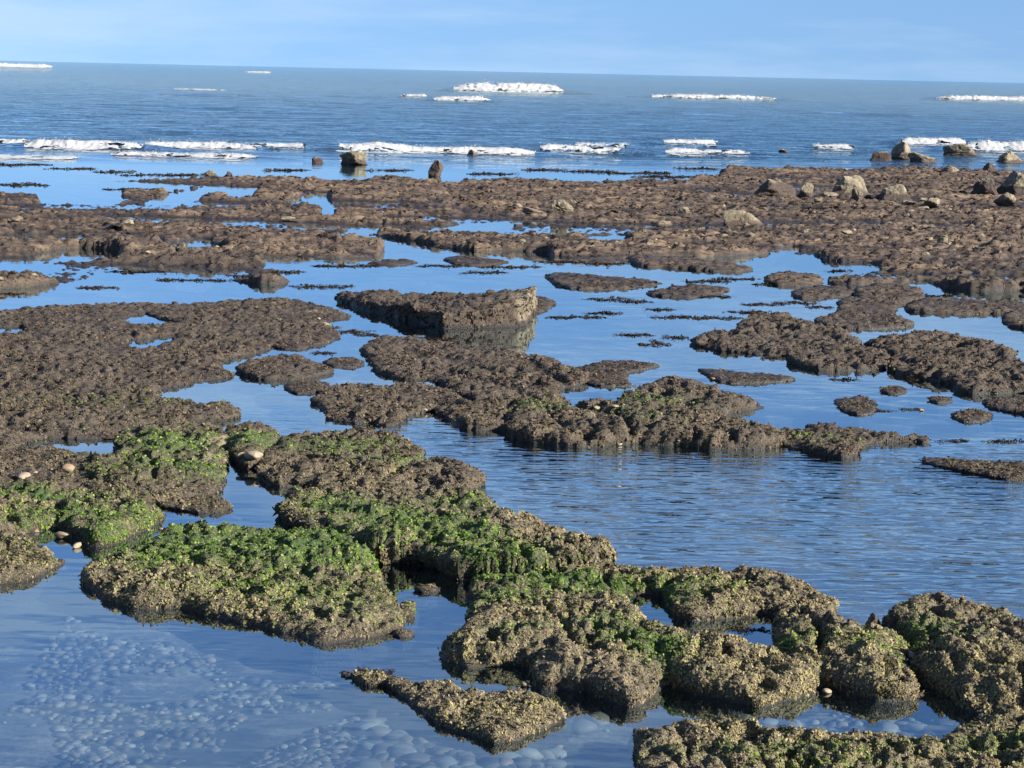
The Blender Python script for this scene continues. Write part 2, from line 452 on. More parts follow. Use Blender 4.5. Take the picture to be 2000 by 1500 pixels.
def rock(name, label, poly, hf, hb, w=14, holes=(), cat='rock', group=None, rough=1.0, kind=None, strata=False, pits=1.0, tops=None, step=2.0, turf=True, grooves=(), over=1.0, xgrad=None):
    """one rock mass. hf, hb: height in pixels of the near and far part, w: width in pixels of the shoulder"""
    d0 = np.mean(unproj([q[0] for q in poly], [q[1] for q in poly])[:, 1])
    if name not in ('wedge_rock', 'reef_flat'):
        sc_ = 0.48 if d0 > 19 else 0.72
        hf, hb = hf * sc_, hb * sc_
        if name != 'mossy_ridge': w = max(w * 1.2, 1.15 * max(hf, hb))
    P = plan(poly, hf, hb)
    H_ = [plan(h, hf, hb, True) for h in holes]
    dm = P[:, 1].mean()
    seed = (len(ROCKS) * 7) % 97
    ROCKS.append((P, H_))
    mx = dm / FPX
    W, HF, HB = w * mx, hf * mx, hb * mx
    marg = 0.25 * max(W, .15) + 0.12 + 0.006 * dm
    R_ = np.hypot(P[:, 0], P[:, 1]); U = np.arctan2(P[:, 0], P[:, 1])
    du = step / 2053.0
    u = np.arange(U.min() - marg / R_.min(), U.max() + marg / R_.min(), du)
    asp = 1.25 if dm < 22 else (1.9 if dm < 36 else 2.6)
    v = np.arange(math.log(R_.min() - marg), math.log(R_.max() + marg), du * asp)
    uu, vv = np.meshgrid(u, v)
    rr = np.exp(vv)
    x, y = rr * np.sin(uu), rr * np.cos(uu)
    shp = x.shape
    x, y = x.ravel(), y.ravel()
    s, gx, gy = sdist(P, x, y)
    for h in H_:
        b_ = np.nonzero((x > h[:, 0].min() - 1.5) & (x < h[:, 0].max() + 1.5) & (y > h[:, 1].min() - 3) & (y < h[:, 1].max() + 3))[0]
        sh, hx, hy = sdist(h, x[b_], y[b_])
        m = -sh < s[b_]; b_ = b_[m]
        s[b_] = -sh[m]; gx[b_] = -hx[m]; gy[b_] = -hy[m]
    a = 14 * mx * rough
    se = s + 0.75 * a * fbm(x, y, 1 / (70 * mx), 3, seed) + 0.13 * a * fbm(x, y, 1 / (16 * mx), 2, seed + 5)
    t = np.clip(se / W, 0, 1)
    e = 1 - (1 - t) ** 2.4 if (strata or name == 'mossy_ridge') else np.sin(t * math.pi / 2) ** 0.85
    ylo, yhi = np.percentile(P[:, 1], 8), np.percentile(P[:, 1], 92)
    k = np.clip((y - ylo) / (yhi - ylo + 1e-6), 0, 1)
    hgt = HF + (HB - HF) * k
    if xgrad: hgt = hgt * np.interp(x, [np.percentile(P[:, 0], 5), np.percentile(P[:, 0], 95)], xgrad)
    z = hgt * e
    big = fbm(x, y, 1 / (150 * mx), 3, seed + 20)
    lump = np.abs(fbm(x, y, 1 / (48 * mx), 3, seed + 30))
    z = z * (1 + 0.40 * big) + (e * hgt * 0.4) * (lump - 0.25)
    b1, b2 = worley(x + 0.06 * perlin(x * 4, y * 4), y * 0.8 + 0.06 * perlin(x * 4, y * 4, seed=8), 1 / (78 * mx), seed + 1)
    z += e * smooth(0.3, 1.0, t) * min(HB, HF) * 0.30 * rough * (smooth(0.0, 0.5, b2 - b1) - 0.75) * (0 if strata else 1)
    # lumps of growth: cushions with creases between them
    c1, c2 = worley(x + 0.03 * perlin(x * 9, y * 9), y + 0.03 * perlin(x * 9, y * 9, seed=4), 1 / (26 * mx), seed)
    z += e * (5 * mx) * rough * (smooth(0.0, 0.45, c2 - c1) - 0.6)
    if pits:
        p1, _ = worley(x, y * 0.6, 1 / (85 * mx), seed + 3)
        pm = smooth(0.30, 0.12, p1 + 0.25 * perlin(x / (20 * mx), y / (20 * mx)))
        z -= pits * e * pm * np.minimum(hgt * 0.75, 26 * mx)
    if strata:
        f = fbm(x * 0.35, y, 1 / 2.4, 5, seed + 50, 0.6)
        q = f * 7.0
        st = (np.floor(q) + smooth(0.72, 1.0, q - np.floor(q))) / 7.0
        z = e * (hgt * 0.55 + 0.21 * st + 0.05 * fbm(x * .5, y, 2.3, 3, seed + 60, .7))
        z += e * 0.04 * np.maximum(0, perlin(x * 1.3, y * 2.2, seed=9))
        z += e * 0.028 * fbm(x * .7, y, 6.0, 3, seed + 64, .7)
        k1, k2 = worley(x * 0.30 + 0.2 * perlin(x, y), y + 0.2 * perlin(x * 1.5, y * 1.5, seed=2), 1.5, seed + 9)
        z += e * 0.085 * (smooth(0, .3, k2 - k1) - .6)
        l1, l2 = worley(x * 0.40 + .1 * perlin(x * 2, y * 2), y, 4.0, seed + 12)
        z += e * 0.040 * (smooth(0, .3, l2 - l1) - .6)
        pool = smooth(0.20, 0.42, fbm(x * .28, y * .8, 0.42, 2, 77) + 0.10 * perlin(x * .9, y * 2))
        z -= 0.17 * pool * smooth(0.06, -0.05, x / y) * smooth(75, 58, y) * smooth(47, 51, y)
    for g in grooves:
        G = unproj(np.array([q[0] for q in g[0]]), np.array([q[1] for q in g[0]]), HB * 0.6)
        dmin = np.full(x.shape, 9e9)
        for A, B in zip(G[:-1], G[1:]):
            ex, ey = B - A
            tt = np.clip(((x - A[0]) * ex + (y - A[1]) * ey) / (ex * ex + ey * ey), 0, 1)
            dmin = np.minimum(dmin, np.hypot(x - A[0] - ex * tt, (y - A[1] - ey * tt) * 0.5))
        z -= g[1] * mx * np.exp(-(dmin / (9 * mx)) ** 2) * e
    zin = z
    z = np.where(se > 0, np.maximum(zin, -0.02 if strata else 0.012 + 0.02 * e), np.maximum(se * 3.5, -0.5))
    z = np.where((se > 0) & (t < 0.12), np.minimum(z, se * 2.5), z)
    # undercut flanks and 3-D roughness
    bul = over * 10 * mx * smooth(0.02, 0.5, z / (hgt + 1e-6)) * smooth(1.0, 0.25, t)
    x2, y2 = x - gx * bul, y - gy * bul
    am = 4.4 * mx * rough * smooth(-0.05, 0.3, t)
    f3 = 1 / (20 * mx)
    zz = z.copy()
    x2 = x2 + am * 1.2 * perlin(x * f3, y * f3, zz * f3, seed + 1)
    y2 = y2 + am * 1.2 * perlin(x * f3, y * f3, zz * f3, seed + 2)
    z = z + am * 1.1 * perlin(x * f3 * 1.7, y * f3 * 1.7, zz * f3 * 1.7, seed + 3)
    z = z + am * 0.6 * perlin(x * f3 * 3.1, y * f3 * 3.1, zz * f3 * 3.1, seed + 6)
    keep = (s > -marg).reshape(shp)
    idx = np.arange(x.size).reshape(shp)
    q = np.stack([idx[:-1, :-1], idx[:-1, 1:], idx[1:, 1:], idx[1:, :-1]], -1)
    kq = keep[:-1, :-1] & keep[:-1, 1:] & keep[1:, 1:] & keep[1:, :-1]
    q = q[kq]
    V = np.stack([x2, y2, z], -1)
    used = np.unique(q)
    remap = np.zeros(x.size, np.int64); remap[used] = np.arange(len(used))
    q = remap[q]; V = V[used]
    moss = moss_at(x[used], y[used]) * smooth(0.0, 0.06, V[:, 2])
    yy = V[:, 1] + 2.0 * perlin(V[:, 0] * .5, V[:, 1] * .5)
    zone = np.interp(yy, [14.5, 20, 27, 36, 46], [0, 0.38, 0.5, 0.62, 1.0])
    weed = smooth(0.05 + 0.0012 * dm, 0.0, V[:, 2] + 0.03 * perlin(V[:, 0] * 6, V[:, 1] * 6)) * np.where(V[:, 2] < -0.01, 1.0, 0.85)
    pale = blobs_at(_pc, x[used], y[used]) * smooth(0.0, 0.05, V[:, 2]) * smooth(-.25, .15, perlin(V[:, 0] * 5, V[:, 1] * 5, V[:, 2] * 5) + .1)
    weed = weed * (1 - pale)
    me = mesh_np(name, V, q, {'moss': moss, 'zone': zone, 'weed': weed, 'pale': pale})
    o = add(name, me, M_ROCK, label=label, cat=cat if kind is None else None, group=group, kind=kind)
    if turf:
        make_turf(o, V, q, moss, zone, np.maximum(weed, pale * 1.3), seed)
    return o

C_OLIVE = np.array([(0.2604, 0.2287, 0.1056), (0.3026, 0.2604, 0.1408), (0.1971, 0.1724, 0.0810), (0.1512, 0.1162, 0.0775), (0.2393, 0.1971, 0.1126), (0.0915, 0.0739, 0.0457)])
C_BROWN = np.array([(0.1055, 0.0768, 0.0568), (0.1461, 0.1110, 0.0785), (0.0649, 0.0444, 0.0358), (0.1163, 0.1001, 0.0568), (0.0838, 0.0585, 0.0476), (0.0514, 0.0358, 0.0291)])
C_FAR = np.array([(0.0486, 0.0312, 0.0245), (0.0845, 0.0583, 0.0402), (0.0296, 0.0182, 0.0152), (0.1394, 0.0951, 0.0591), (0.0402, 0.0254, 0.0211), (0.0232, 0.0148, 0.0126)])
C_GREEN = np.array([(0.0972, 0.1713, 0.0222), (0.1528, 0.2269, 0.0388), (0.0556, 0.1111, 0.0148), (0.2222, 0.2546, 0.0787), (0.0787, 0.1435, 0.0231), (0.0417, 0.0834, 0.0129)])

def make_turf(o, V, q, moss, zone, weed, seed):
    """short crinkled fronds all over one rock"""
    r = np.random.default_rng(seed + 500)
    A, B, C, D = (V[q[:, k]] for k in range(4))
    n = np.cross(C - A, D - B)
    area = 0.5 * np.linalg.norm(n, axis=1)
    n = n / (np.linalg.norm(n, axis=1, keepdims=True) + 1e-12)
    n[n[:, 2] < -0.3] *= -1
    cen = (A + B + C + D) / 4
    sp = TURF_K * np.interp(cen[:, 1], [10, 18, 26, 40, 60], [1.0, 1.05, 1.1, 1.25, 1.75]) * cen[:, 1]
    tall = np.interp(cen[:, 1], [14, 20, 30, 45], [0.95, 0.75, 0.55, 0.38])
    lam = area / sp ** 2 * (cen[:, 2] > 0.02) * (1 - 0.45 * np.minimum(weed[q[:, 0]], 1)) * (1 - smooth(1.0, 1.2, weed[q[:, 0]]))
    away = n[:, 0] * cen[:, 0] + n[:, 1] * cen[:, 1] - n[:, 2] * (CAM_H - cen[:, 2])
    lam = lam * np.where(away / np.linalg.norm(cen, axis=1) > 0.02, 0.3, 1.0) * np.where(np.abs(cen[:, 0]) > 0.275 * cen[:, 1], 0.15, 1.0) * np.where(cen[:, 1] < 10.8, 0.2, 1.0)
    steep = smooth(0.65, 0.3, n[:, 2])
    lam = lam * (1 + 0.9 * steep)
    cnt = r.poisson(np.minimum(lam, 40))
    f = np.repeat(np.arange(len(q)), cnt)
    if len(f) == 0: return
    N = len(f)
    a, b = r.random((N, 1)), r.random((N, 1))
    base = A[f] * (1 - a) * (1 - b) + B[f] * a * (1 - b) + C[f] * a * b + D[f] * (1 - a) * b
    nn = n[f]; S = (sp[f] * r.uniform(0.6, 1.5, N))[:, None]
    cl = fbm(base[:, 0], base[:, 1], 1.2, 2, 3)
    ms, zn = moss[q[f, 0]], zone[q[f, 0]]
    pick = r.integers(0, 6, N)
    # neighbouring tufts tend to share a tone
    pick = np.where(r.random(N) < 0.45, np.clip((perlin(base[:, 0] * 7, base[:, 1] * 7, base[:, 2] * 7) * 6 + 2.5).astype(int), 0, 5), pick)
    band = 0.7 * perlin(base[:, 0] * .12, base[:, 1] * .4, seed=5) + perlin(base[:, 0] * .35, base[:, 1] * 1.6, seed=6) + 0.8 * perlin(base[:, 0] * .9, base[:, 1] * 4.5, seed=7)  # reef weed tones in streaks, also painting shadowed cracks and sunlit ledge edges
    pick = np.where((zn > .75) & (band > .34) & (r.random(N) < .7), 3, pick)
    pick = np.where((zn > .75) & (band < 0.0) & (r.random(N) < .8), np.where(r.random(N) < .5, 5, 2), pick)
    c = np.where(zn[:, None] < 0.5, C_OLIVE[pick] + (C_BROWN[pick] - C_OLIVE[pick]) * np.clip(zn[:, None] * 2, 0, 1), C_BROWN[pick] + (C_FAR[pick] - C_BROWN[pick]) * np.clip(zn[:, None] * 2 - 1, 0, 1))
    pur = smooth(0.02, 0.34, cl)[:, None] * 0.5 * (1 - np.clip(ms, 0, 1))[:, None]
    c = c * (1 - pur) + np.array([0.112, 0.085, 0.068]) * pur * (c.mean(1, keepdims=True) / 0.112)
    g = (r.random(N) < np.clip(ms * 2.1 + 0.35 * perlin(base[:, 0] * 5, base[:, 1] * 5) * (ms > .08), 0, 0.97))
    c = np.where(g[:, None], C_GREEN[r.integers(0, 6, N)], c)
    c = c * r.uniform(0.8, 1.15, (N, 1))
    vs_, fs_, cs_ = [], [], []
    K = 2
    for k in range(K):
        tang = r.normal(size=(N, 3)); tang -= nn * np.sum(tang * nn, 1, keepdims=True)
        tang /= np.linalg.norm(tang, axis=1, keepdims=True) + 1e-9
        side = np.cross(nn, tang)
        L = S * r.uniform(0.6, 1.2, (N, 1)) * tall[f][:, None] * (1 - 0.5 * pur) * (1 - 0.35 * np.clip(ms, 0, 1))[:, None]; wd = S * r.uniform(0.26, 0.46, (N, 1))
        p0 = base - nn * 0.25 * S + tang * 0.2 * S
        p1 = p0 + nn * L * 0.75 + tang * L * 0.35
        p2 = p1 + nn * L * r.uniform(-0.35, 0.25, (N, 1)) + tang * L * r.uniform(0.35, 0.7, (N, 1)) + side * L * r.uniform(-.4, .4, (N, 1))
        hang = np.array([[0, 0, 1.0]]) * (steep[f][:, None] * S * 0.35)
        p1 = p1 - hang * 0.3; p2 = p2 - hang
        vs_ += [p0 - side * wd * .6, p0 + side * wd * .6, p1 - side * wd, p1 + side * wd, p2 - side * wd * .6, p2 + side * wd * .6]
        off = 6 * k
        fs_ += [(off, off + 1, off + 3, off + 2), (off + 2, off + 3, off + 5, off + 4)] if k == 0 else [(off, off + 1, off + 5, off + 4)]
        cs_ += [c] * 6
    vv = np.stack(vs_, 1).reshape(-1, 3); cc = np.stack(cs_, 1).reshape(-1, 3)
    ff = (np.arange(N)[:, None, None] * 6 * K + np.array(fs_)[None]).reshape(-1, 4)
    me = mesh_np('algae_turf', vv, ff, colors=np.clip(cc, 0, 1), flat=True)
    an = me.attributes.new('lie', 'FLOAT_VECTOR', 'POINT'); an.data.foreach_set('vector', np.ascontiguousarray(np.repeat(nn, 6 * K, axis=0), np.float32).ravel())
    add('algae_turf', me, M_TURF, parent=o, kind='stuff')

# ------------------------------------------------------------------ seabed and water
def polar(us, ds):
    uu, dd = np.meshgrid(us, ds)
    x, y = dd * np.tan(np.clip(uu, -1.2, 1.2)), dd
    idx = np.arange(x.size).reshape(x.shape)
    q = np.stack([idx[:-1, :-1], idx[:-1, 1:], idx[1:, 1:], idx[1:, :-1]], -1).reshape(-1, 4)
    return x.ravel(), y.ravel(), q

us = np.concatenate([np.linspace(-0.95, -0.36, 30)[:-1], np.linspace(-0.36, 0.36, 290), np.linspace(0.36, 0.95, 30)[1:]])
ds = np.concatenate([np.exp(np.arange(math.log(3.5), math.log(78), 0.02)), np.exp(np.arange(math.log(78), math.log(700), 0.0055)), np.exp(np.arange(math.log(700), math.log(40000), 0.03))])
x, y, q = polar(us, ds)
# swell ridges that steepen and break: centre pixel x, base pixel y, half length px, height px
SWELL = [(40,130,120,8),(500,141,90,4),(990,182,230,20),(900,199,120,12),(1390,196,190,12),(1940,199,150,10),
         (400,187,130,9),(1100,203,160,9),(300,206,170,6),(390,212,90,6),(690,190,80,6),(1350,225,250,7),(1700,225,160,7),(600,232,200,6),(120,228,140,6),
         (150,292,150,10),(400,292,160,9),(600,290,160,8),(860,299,210,8),(1140,298,130,10),(1340,286,90,8),(1380,302,110,5),(1640,294,140,10),(1830,284,110,9),(1960,296,100,11),
         (350,309,170,5),(90,312,130,4),(1200,270,300,4),(700,262,300,4),(1550,260,260,4)]
SWELL = [w for w in SWELL if w[1] in (187, 203, 206, 212, 190, 225, 232, 228, 270, 262, 260)]
FARW = [(-60,100,131,8,'white breaker far out on the horizon'),
 (480,528,142,3,'thin distant whitecap below the horizon'),
 (888,1106,181,20,'largest white breaker, tall and unbroken, far out from the reef'),
 (848,957,198,12,'short white breaker just inshore of the largest one'),
 (783,834,190,6,'little white crest beside the short breaker'),
 (1275,1517,194,11,'long white breaker thickening to one end, beyond the largest one'),
 (1830,2120,198,11,'white breaker far out, cut by the frame edge'),
 (340,440,176,2,'faint crest on a dull green swell')]
NEARW = [(-80,52,281,10,.3),(48,275,292,17,.45),(268,500,291,14,.3),(490,600,290,8,.15),(215,500,308,9,.2),(655,720,296,15,.2),(690,1045,298,13,.4),(1055,1222,298,14,.2),(1298,1402,285,9,.2),(1300,1465,301,8,.12),(1590,1672,294,9,.15),(1765,1888,283,15,.4),(1895,2120,296,18,.45),(-60,150,311,6,.12),(1120,1230,288,9,.1),(340,440,285,8,.2)]
SW = []
def swell(px, py, hl, hp, k):
    c = unproj(px, py); SW.append((c[0], c[1], hl * c[1] / FPX, k * hp * c[1] / FPX))
for w in SWELL: swell(*w, 0.5)
for w in FARW: swell((w[0] + w[1]) / 2, w[2], (w[1] - w[0]) * 0.75, w[3], 0.62)
for w in NEARW: swell((w[0] + w[1]) / 2, w[2], (w[1] - w[0]) * 0.58 + 60, w[3], 0.75)
def wave_width(h): return max(h * 2.2, 0.7)
def sea_height(x, y):
    m = smooth(82, 112, y + 9 * perlin(x * .05, y * .02))
    far = smooth(900, 350, y)
    z = 0.13 * m * far * (fbm(x * 0.30, y, 0.16, 3, 40, 0.6)) + 0.05 * m * smooth(260, 120, y) * fbm(x * 0.45, y, 0.62, 2, 44)
    for (cx, cy, hl, h) in SW:
        wd = wave_width(h)
        w_ = np.nonzero((np.abs(y - cy) < wd * 8) & (np.abs(x - cx) < hl * 1.3))[0]
        if len(w_) == 0: continue
        xs, ys = x[w_], y[w_]
        dy = ys - (cy + wd * 0.9 + 0.02 * hl * perlin((xs - cx) / hl * 3 + cx, xs * 0))
        prof = np.where(dy < 0, np.exp(-(dy / (wd * 0.75)) ** 2), np.exp(-(dy / (wd * 2.2)) ** 2))
        z[w_] += h * prof * smooth(1.25, 0.35, np.abs(xs - cx) / hl)
    return z
z = sea_height(x, y)
sea = smooth(78, 112, y + 9 * perlin(x * .06, y * .03))
murk = smooth(110, 420, y) * 0.95
RP = plan([(800,830),(930,850),(1000,870),(1230,880),(1520,885),(1660,900),(1800,890),(2300,880),(2300,1300),(1700,1235),(1600,1140),(1500,1110),(1180,1100),(940,960),(920,920),(830,880),(780,840)], 0, 0)
RP2 = plan([(560,800),(640,830),(560,860),(480,820)], 0, 0)
sdr, _, _ = sdist(RP, x, y)
sd2, _, _ = sdist(RP2, x, y)
rip = np.maximum(smooth(-0.8, 0.8, sdr), 0.35 * smooth(-.6, .6, sd2)) * smooth(60, 40, y)
rip = np.maximum(rip, 0.02)
add('water', mesh_np('water', np.stack([x, y, z], -1), q, {'sea': sea, 'ripple': rip, 'murk': murk}), M_WATER, kind='structure')

us2 = np.linspace(-0.6, 0.6, 180)
ds2 = np.concatenate([np.exp(np.arange(math.log(3.2), math.log(60), 0.014)), np.exp(np.arange(math.log(60), math.log(42000), 0.06))])
x, y, q = polar(us2, ds2)
def bed_z(x, y):
    z = -0.24 + 0.18 * fbm(x, y, 0.55, 4, 70)
    z = np.minimum(z, -0.10)
    sh = smooth(-1.9, -0.9, x) * smooth(14.2, 13.2, y) * smooth(4.5, 3.6, x)
    z = z * (1 - sh) + sh * (-0.13 + 0.05 * perlin(x * 1.1, y * 1.1))
    return z - smooth(70, 200, y) * 3.0 - smooth(300, 3000, y) * 15
add('seabed', mesh_np('seabed', np.stack([x, y, bed_z(x, y)], -1), q), M_BED, kind='structure')

# ------------------------------------------------------------------ the reef behind
rock('reef_flat', None,
     [(-160,376),(0,374),(60,374),(130,372),(160,358),(200,347),(350,344),(400,339),(500,341),(620,346),(690,350),(760,341),(800,346),(850,353),(900,355),(1000,352),(1100,350),(1180,352),(1250,350),(1330,352),(1360,346),(1395,344),(1415,327),(1450,322),(1550,322),(1650,325),(1760,325),(1850,326),(1900,330),(2000,333),(2160,335),
      (2160,570),(2000,568),(1920,568),(1850,560),(1800,550),(1760,556),(1640,556),(1618,546),(1640,535),(1720,522),(1700,514),(1620,509),(1600,500),(1540,496),(1440,499),(1380,501),(1290,500),(1235,504),(1130,506),(1080,501),(1060,493),(1000,490),(930,490),(860,483),(800,479),(740,472),(742,500),(640,503),(560,502),(508,505),(530,520),(560,535),(577,547),(540,555),(460,549),(440,536),(390,530),(330,534),(260,531),(200,528),(190,534),(130,551),(60,561),(0,565),(-160,568)],
     7, 7, w=10, strata=True, kind='structure', rough=0.8, pits=0, step=1.65, turf=True, over=0.3,
     holes=[[(-160,462),(0,463),(60,457),(140,459),(188,466),(100,471),(0,471),(-160,470)],
            [(65,497),(130,485),(200,487),(240,493),(200,504),(100,507)],
            [(-60,511),(60,511),(125,520),(60,527),(-60,528)],
            [(318,484),(360,468),(412,467),(415,478),(442,485),(370,489)],
            [(845,443),(900,438),(990,435),(995,446),(930,448)],
            [(640,466),(680,450),(740,447),(725,458),(830,474),(850,482),(740,478)],
            [(1138,464),(1170,459),(1222,460),(1228,470),(1170,469)],
            [(65,387),(140,365),(220,371),(240,385),(220,393),(120,392)],
            [(280,393),(340,376),(420,364),(525,369),(470,383),(420,378),(360,391)],
            [(565,391),(600,378),(637,379),(655,410),(630,413),(615,396)],
            [(130,357),(220,355),(310,360),(375,363),(280,371),(180,368)],
            [(1505,491),(1545,480),(1560,486),(1530,494)],
            [(1680,440),(1700,436),(1718,440),(1700,446)]])

# ------------------------------------------------------------------ rock masses, far to near
rock('rock_platform', 'broad dark brown weedy rock platform with three small pools in its top',
     [(-160,606),(0,604),(40,599),(140,593),(210,592),(252,588),(350,590),(455,583),(525,580),(595,585),(630,594),(686,616),(640,628),(650,640),(665,656),(640,668),(609,674),(574,681),(539,675),(504,688),(465,698),(430,709),(462,730),(420,741),(371,747),(325,758),(309,769),(350,782),(402,786),(455,793),(470,809),(437,822),(330,828),(250,845),(238,858),(150,856),(90,857),(40,868),(0,885),(-160,890)],
     26, 16, w=22, rough=1.0, pits=0.8, step=2.1,
     holes=[[(238,624),(285,613),(312,622),(345,628),(300,634)],[(246,666),(300,660),(348,653),(330,666),(282,679),(250,678)],[(-40,640),(44,639),(44,647),(-40,648)]])
rock('rock_ledge', 'low brown ledge just below the long thin pool, beside the loose grey pebble',
     [(-160,880),(0,868),(40,876),(80,868),(115,873),(140,881),(192,884),(182,905),(170,930),(150,955),(60,960),(0,955),(-160,950)], 22, 20, w=20)
rock('rock_slab', 'long dark slab with a steep shadowed front at the reef edge',
     [(1234,507),(1240,498),(1300,500),(1400,508),(1457,520),(1450,530),(1400,531),(1320,524),(1250,520)], 14, 10, w=5, rough=.6, pits=0)
rock('rock_slab', 'squat rounded block rising from the pool by the reef tongue',
     [(1500,552),(1502,536),(1540,529),(1584,532),(1602,544),(1592,555),(1540,559)], 16, 14, w=6, rough=.6, pits=0)
for lab, pl, hf, hb in [
    ('flat weed-topped rock strip in the wide pool behind the wedge-shaped block', [(1072,540),(1100,532),(1180,540),(1288,550),(1240,562),(1160,567),(1100,560)], 8, 6),
    ('low oval rock with a trailing weed tail in the wide pool', [(1265,572),(1320,558),(1380,556),(1425,566),(1380,576),(1340,583),(1290,579)], 9, 7),
    ('small thin rock sliver awash just off the reef edge', [(872,506),(905,500),(982,509),(975,516),(930,519),(885,515)], 7, 5),
    ('tiny rock sliver awash beside the jutting reef point', [(730,513),(765,507),(808,511),(780,518),(740,518)], 5, 4),
    ('small pitted rock hump beside the squat rounded block', [(1550,572),(1582,560),(1640,558),(1664,573),(1620,583),(1562,583)], 12, 8),
    ('dark stepped rock at the tip of the reef tongue', [(1668,570),(1690,556),(1750,553),(1790,561),(1802,580),(1760,594),(1700,592)], 15, 12),
    ('brown lumpy rock with a ragged weed skirt below the stepped rock', [(1645,585),(1700,574),(1750,581),(1756,598),(1740,610),(1785,632),(1730,642),(1640,642),(1596,626),(1640,608)], 12, 10),
    ('long low rock bar beyond the layered slab', [(1768,600),(1800,585),(1850,580),(1920,586),(1990,588),(2030,598),(1985,611),(1880,614),(1800,611)], 13, 9),
    ('dark rounded rock at the edge beyond the twin slabs', [(1960,621),(1985,606),(2060,602),(2080,640),(1985,640)], 16, 14)]:
    rock('low_rock', lab, pl, hf, hb, w=7, rough=.7, pits=0)

# wedge-shaped block: an upright slab end that stands proud of the pool
def wedge_block():
    base = np.array([unproj(698, 602), unproj(1022, 637), unproj(1043, 612), unproj(650, 582)])
    hp = np.array([12, 56, 47, 6.0]) * base[:, 1] / FPX
    base[2] = base[1] + (base[2] - base[1]) * 1.15
    def at(u, v, k):          # k: 0 foot .. 1 top
        w4 = np.stack([(1 - u) * (1 - v), u * (1 - v), u * v, (1 - u) * v], -1)
        xy = w4 @ base; h = w4 @ hp
        kink = unproj(872, 643) - 0.5 * (base[0] + base[1])
        xy = xy + ((1 - v) * np.clip(1 - np.abs(u - 0.5) * 2, 0, 1) ** 0.9)[..., None] * kink
        h = h * (1 - 0.12 * np.sin(np.clip(u, 0, 1) * math.pi) ** 1.5)
        return np.concatenate([xy, (-0.35 + k * (h + 0.35))[..., None]], -1)
    Vs, Qs = [], []; nv = 0
    def patch(P, n, m):
        nonlocal nv
        idx = np.arange(n * m).reshape(m, n) + nv
        Vs.append(P.reshape(-1, 3)); nv += n * m
        Qs.append(np.stack([idx[:-1, :-1], idx[:-1, 1:], idx[1:, 1:], idx[1:, :-1]], -1).reshape(-1, 4))
    n, m, kk = 110, 24, 30
    U, W_ = np.meshgrid(np.linspace(0, 1, n), np.linspace(0, 1, m)); patch(at(U, W_, np.ones_like(U)), n, m)
    U, K_ = np.meshgrid(np.linspace(0, 1, n), np.linspace(0, 1, kk)); patch(at(U, 0 * U, K_), n, kk)
    patch(at(1 - U, 0 * U + 1, K_), n, kk)
    W2, K2 = np.meshgrid(np.linspace(0, 1, m), np.linspace(0, 1, kk)); patch(at(0 * W2 + 1, W2, K2), m, kk)
    patch(at(0 * W2, 1 - W2, K2), m, kk)
    V = np.concatenate(Vs); q = np.concatenate(Qs)
    nq = np.cross(V[q[:, 2]] - V[q[:, 0]], V[q[:, 3]] - V[q[:, 1]])
    mid = V.mean(0) * np.array([1, 1, 0])
    flip = np.sum(nq * (V[q].mean(1) - mid) * np.array([1, 1, 3.0]), 1) < 0
    q[flip] = q[flip][:, ::-1]
    c = V.copy()
    for f, a in ((1.1, .10), (3.0, .06), (8.0, .045), (17.0, .03)):
        V = V + a * np.stack([perlin(c[:, 0] * f, c[:, 1] * f, c[:, 2] * f, 60 + k) for k in range(3)], -1) * np.array([0.8, 0.8, 1.0])
    pale = smooth(-0.30, -0.10, c[:, 0] - base[1, 0] - 0.10 * perlin(c[:, 0] * 3, c[:, 1] * 3, c[:, 2] * 5)) * smooth(0.03, 0.12, V[:, 2])
    pale = np.maximum(pale, 0.8 * smooth(-2.6, -0.4, c[:, 0] - base[1, 0]) * (perlin(c[:, 0] * 2, c[:, 1] * 2, c[:, 2] * 7) > 0.18) * smooth(.6, .9, c[:, 2] / 0.45))
    pale = pale * 0.47
    weed = smooth(0.13, 0.0, V[:, 2] + 0.04 * perlin(V[:, 0] * 5, V[:, 1] * 5)) * (1 - pale)
    zone = np.full(len(V), 0.62)
    o = add('wedge_rock', mesh_np('wedge_rock', V, q, {'moss': 0 * zone, 'zone': zone, 'weed': weed, 'pale': pale}), M_ROCK, label='wedge-shaped block with an upright pale cut end standing in the wide pool', cat='rock')
    make_turf(o, V, q, 0 * zone, zone, np.maximum(weed, pale * 1.3), 33)
wedge_block()
rock('low_rock', 'small dark rock tucked behind the pale end of the wedge-shaped block', [(1030,590),(1050,577),(1070,583),(1084,592),(1070,602),(1045,610)], 12, 10, w=6, rough=.6, pits=0)

rock('rock_slab', 'broad layered slab whose rounded lip overhangs the middle pool',
     [(1346,665),(1380,649),(1446,642),(1444,628),(1464,614),(1496,608),(1544,612),(1584,628),(1640,640),(1672,660),(1678,676),(1720,684),(1740,700),(1732,720),(1700,723),(1624,723),(1584,719),(1544,709),(1538,697),(1480,693),(1408,685),(1376,677)], 24, 22, w=10,
     grooves=[([(1450,645),(1520,640),(1600,655),(1670,672)], 14), ([(1545,696),(1600,690),(1670,690)], 10)])
rock('rock_slab', 'high humped rock mass cut by the frame beside the layered slab',
     [(1680,671),(1700,660),(1760,650),(1808,642),(1848,646),(1920,664),(1976,680),(1994,700),(2100,712),(2100,778),(2000,768),(1940,768),(1888,767),(1860,753),(1800,741),(1760,733),(1738,717),(1752,697),(1720,688)], 34, 30, w=12,
     grooves=[([(1720,690),(1800,690),(1900,700),(1990,712)], 12)])
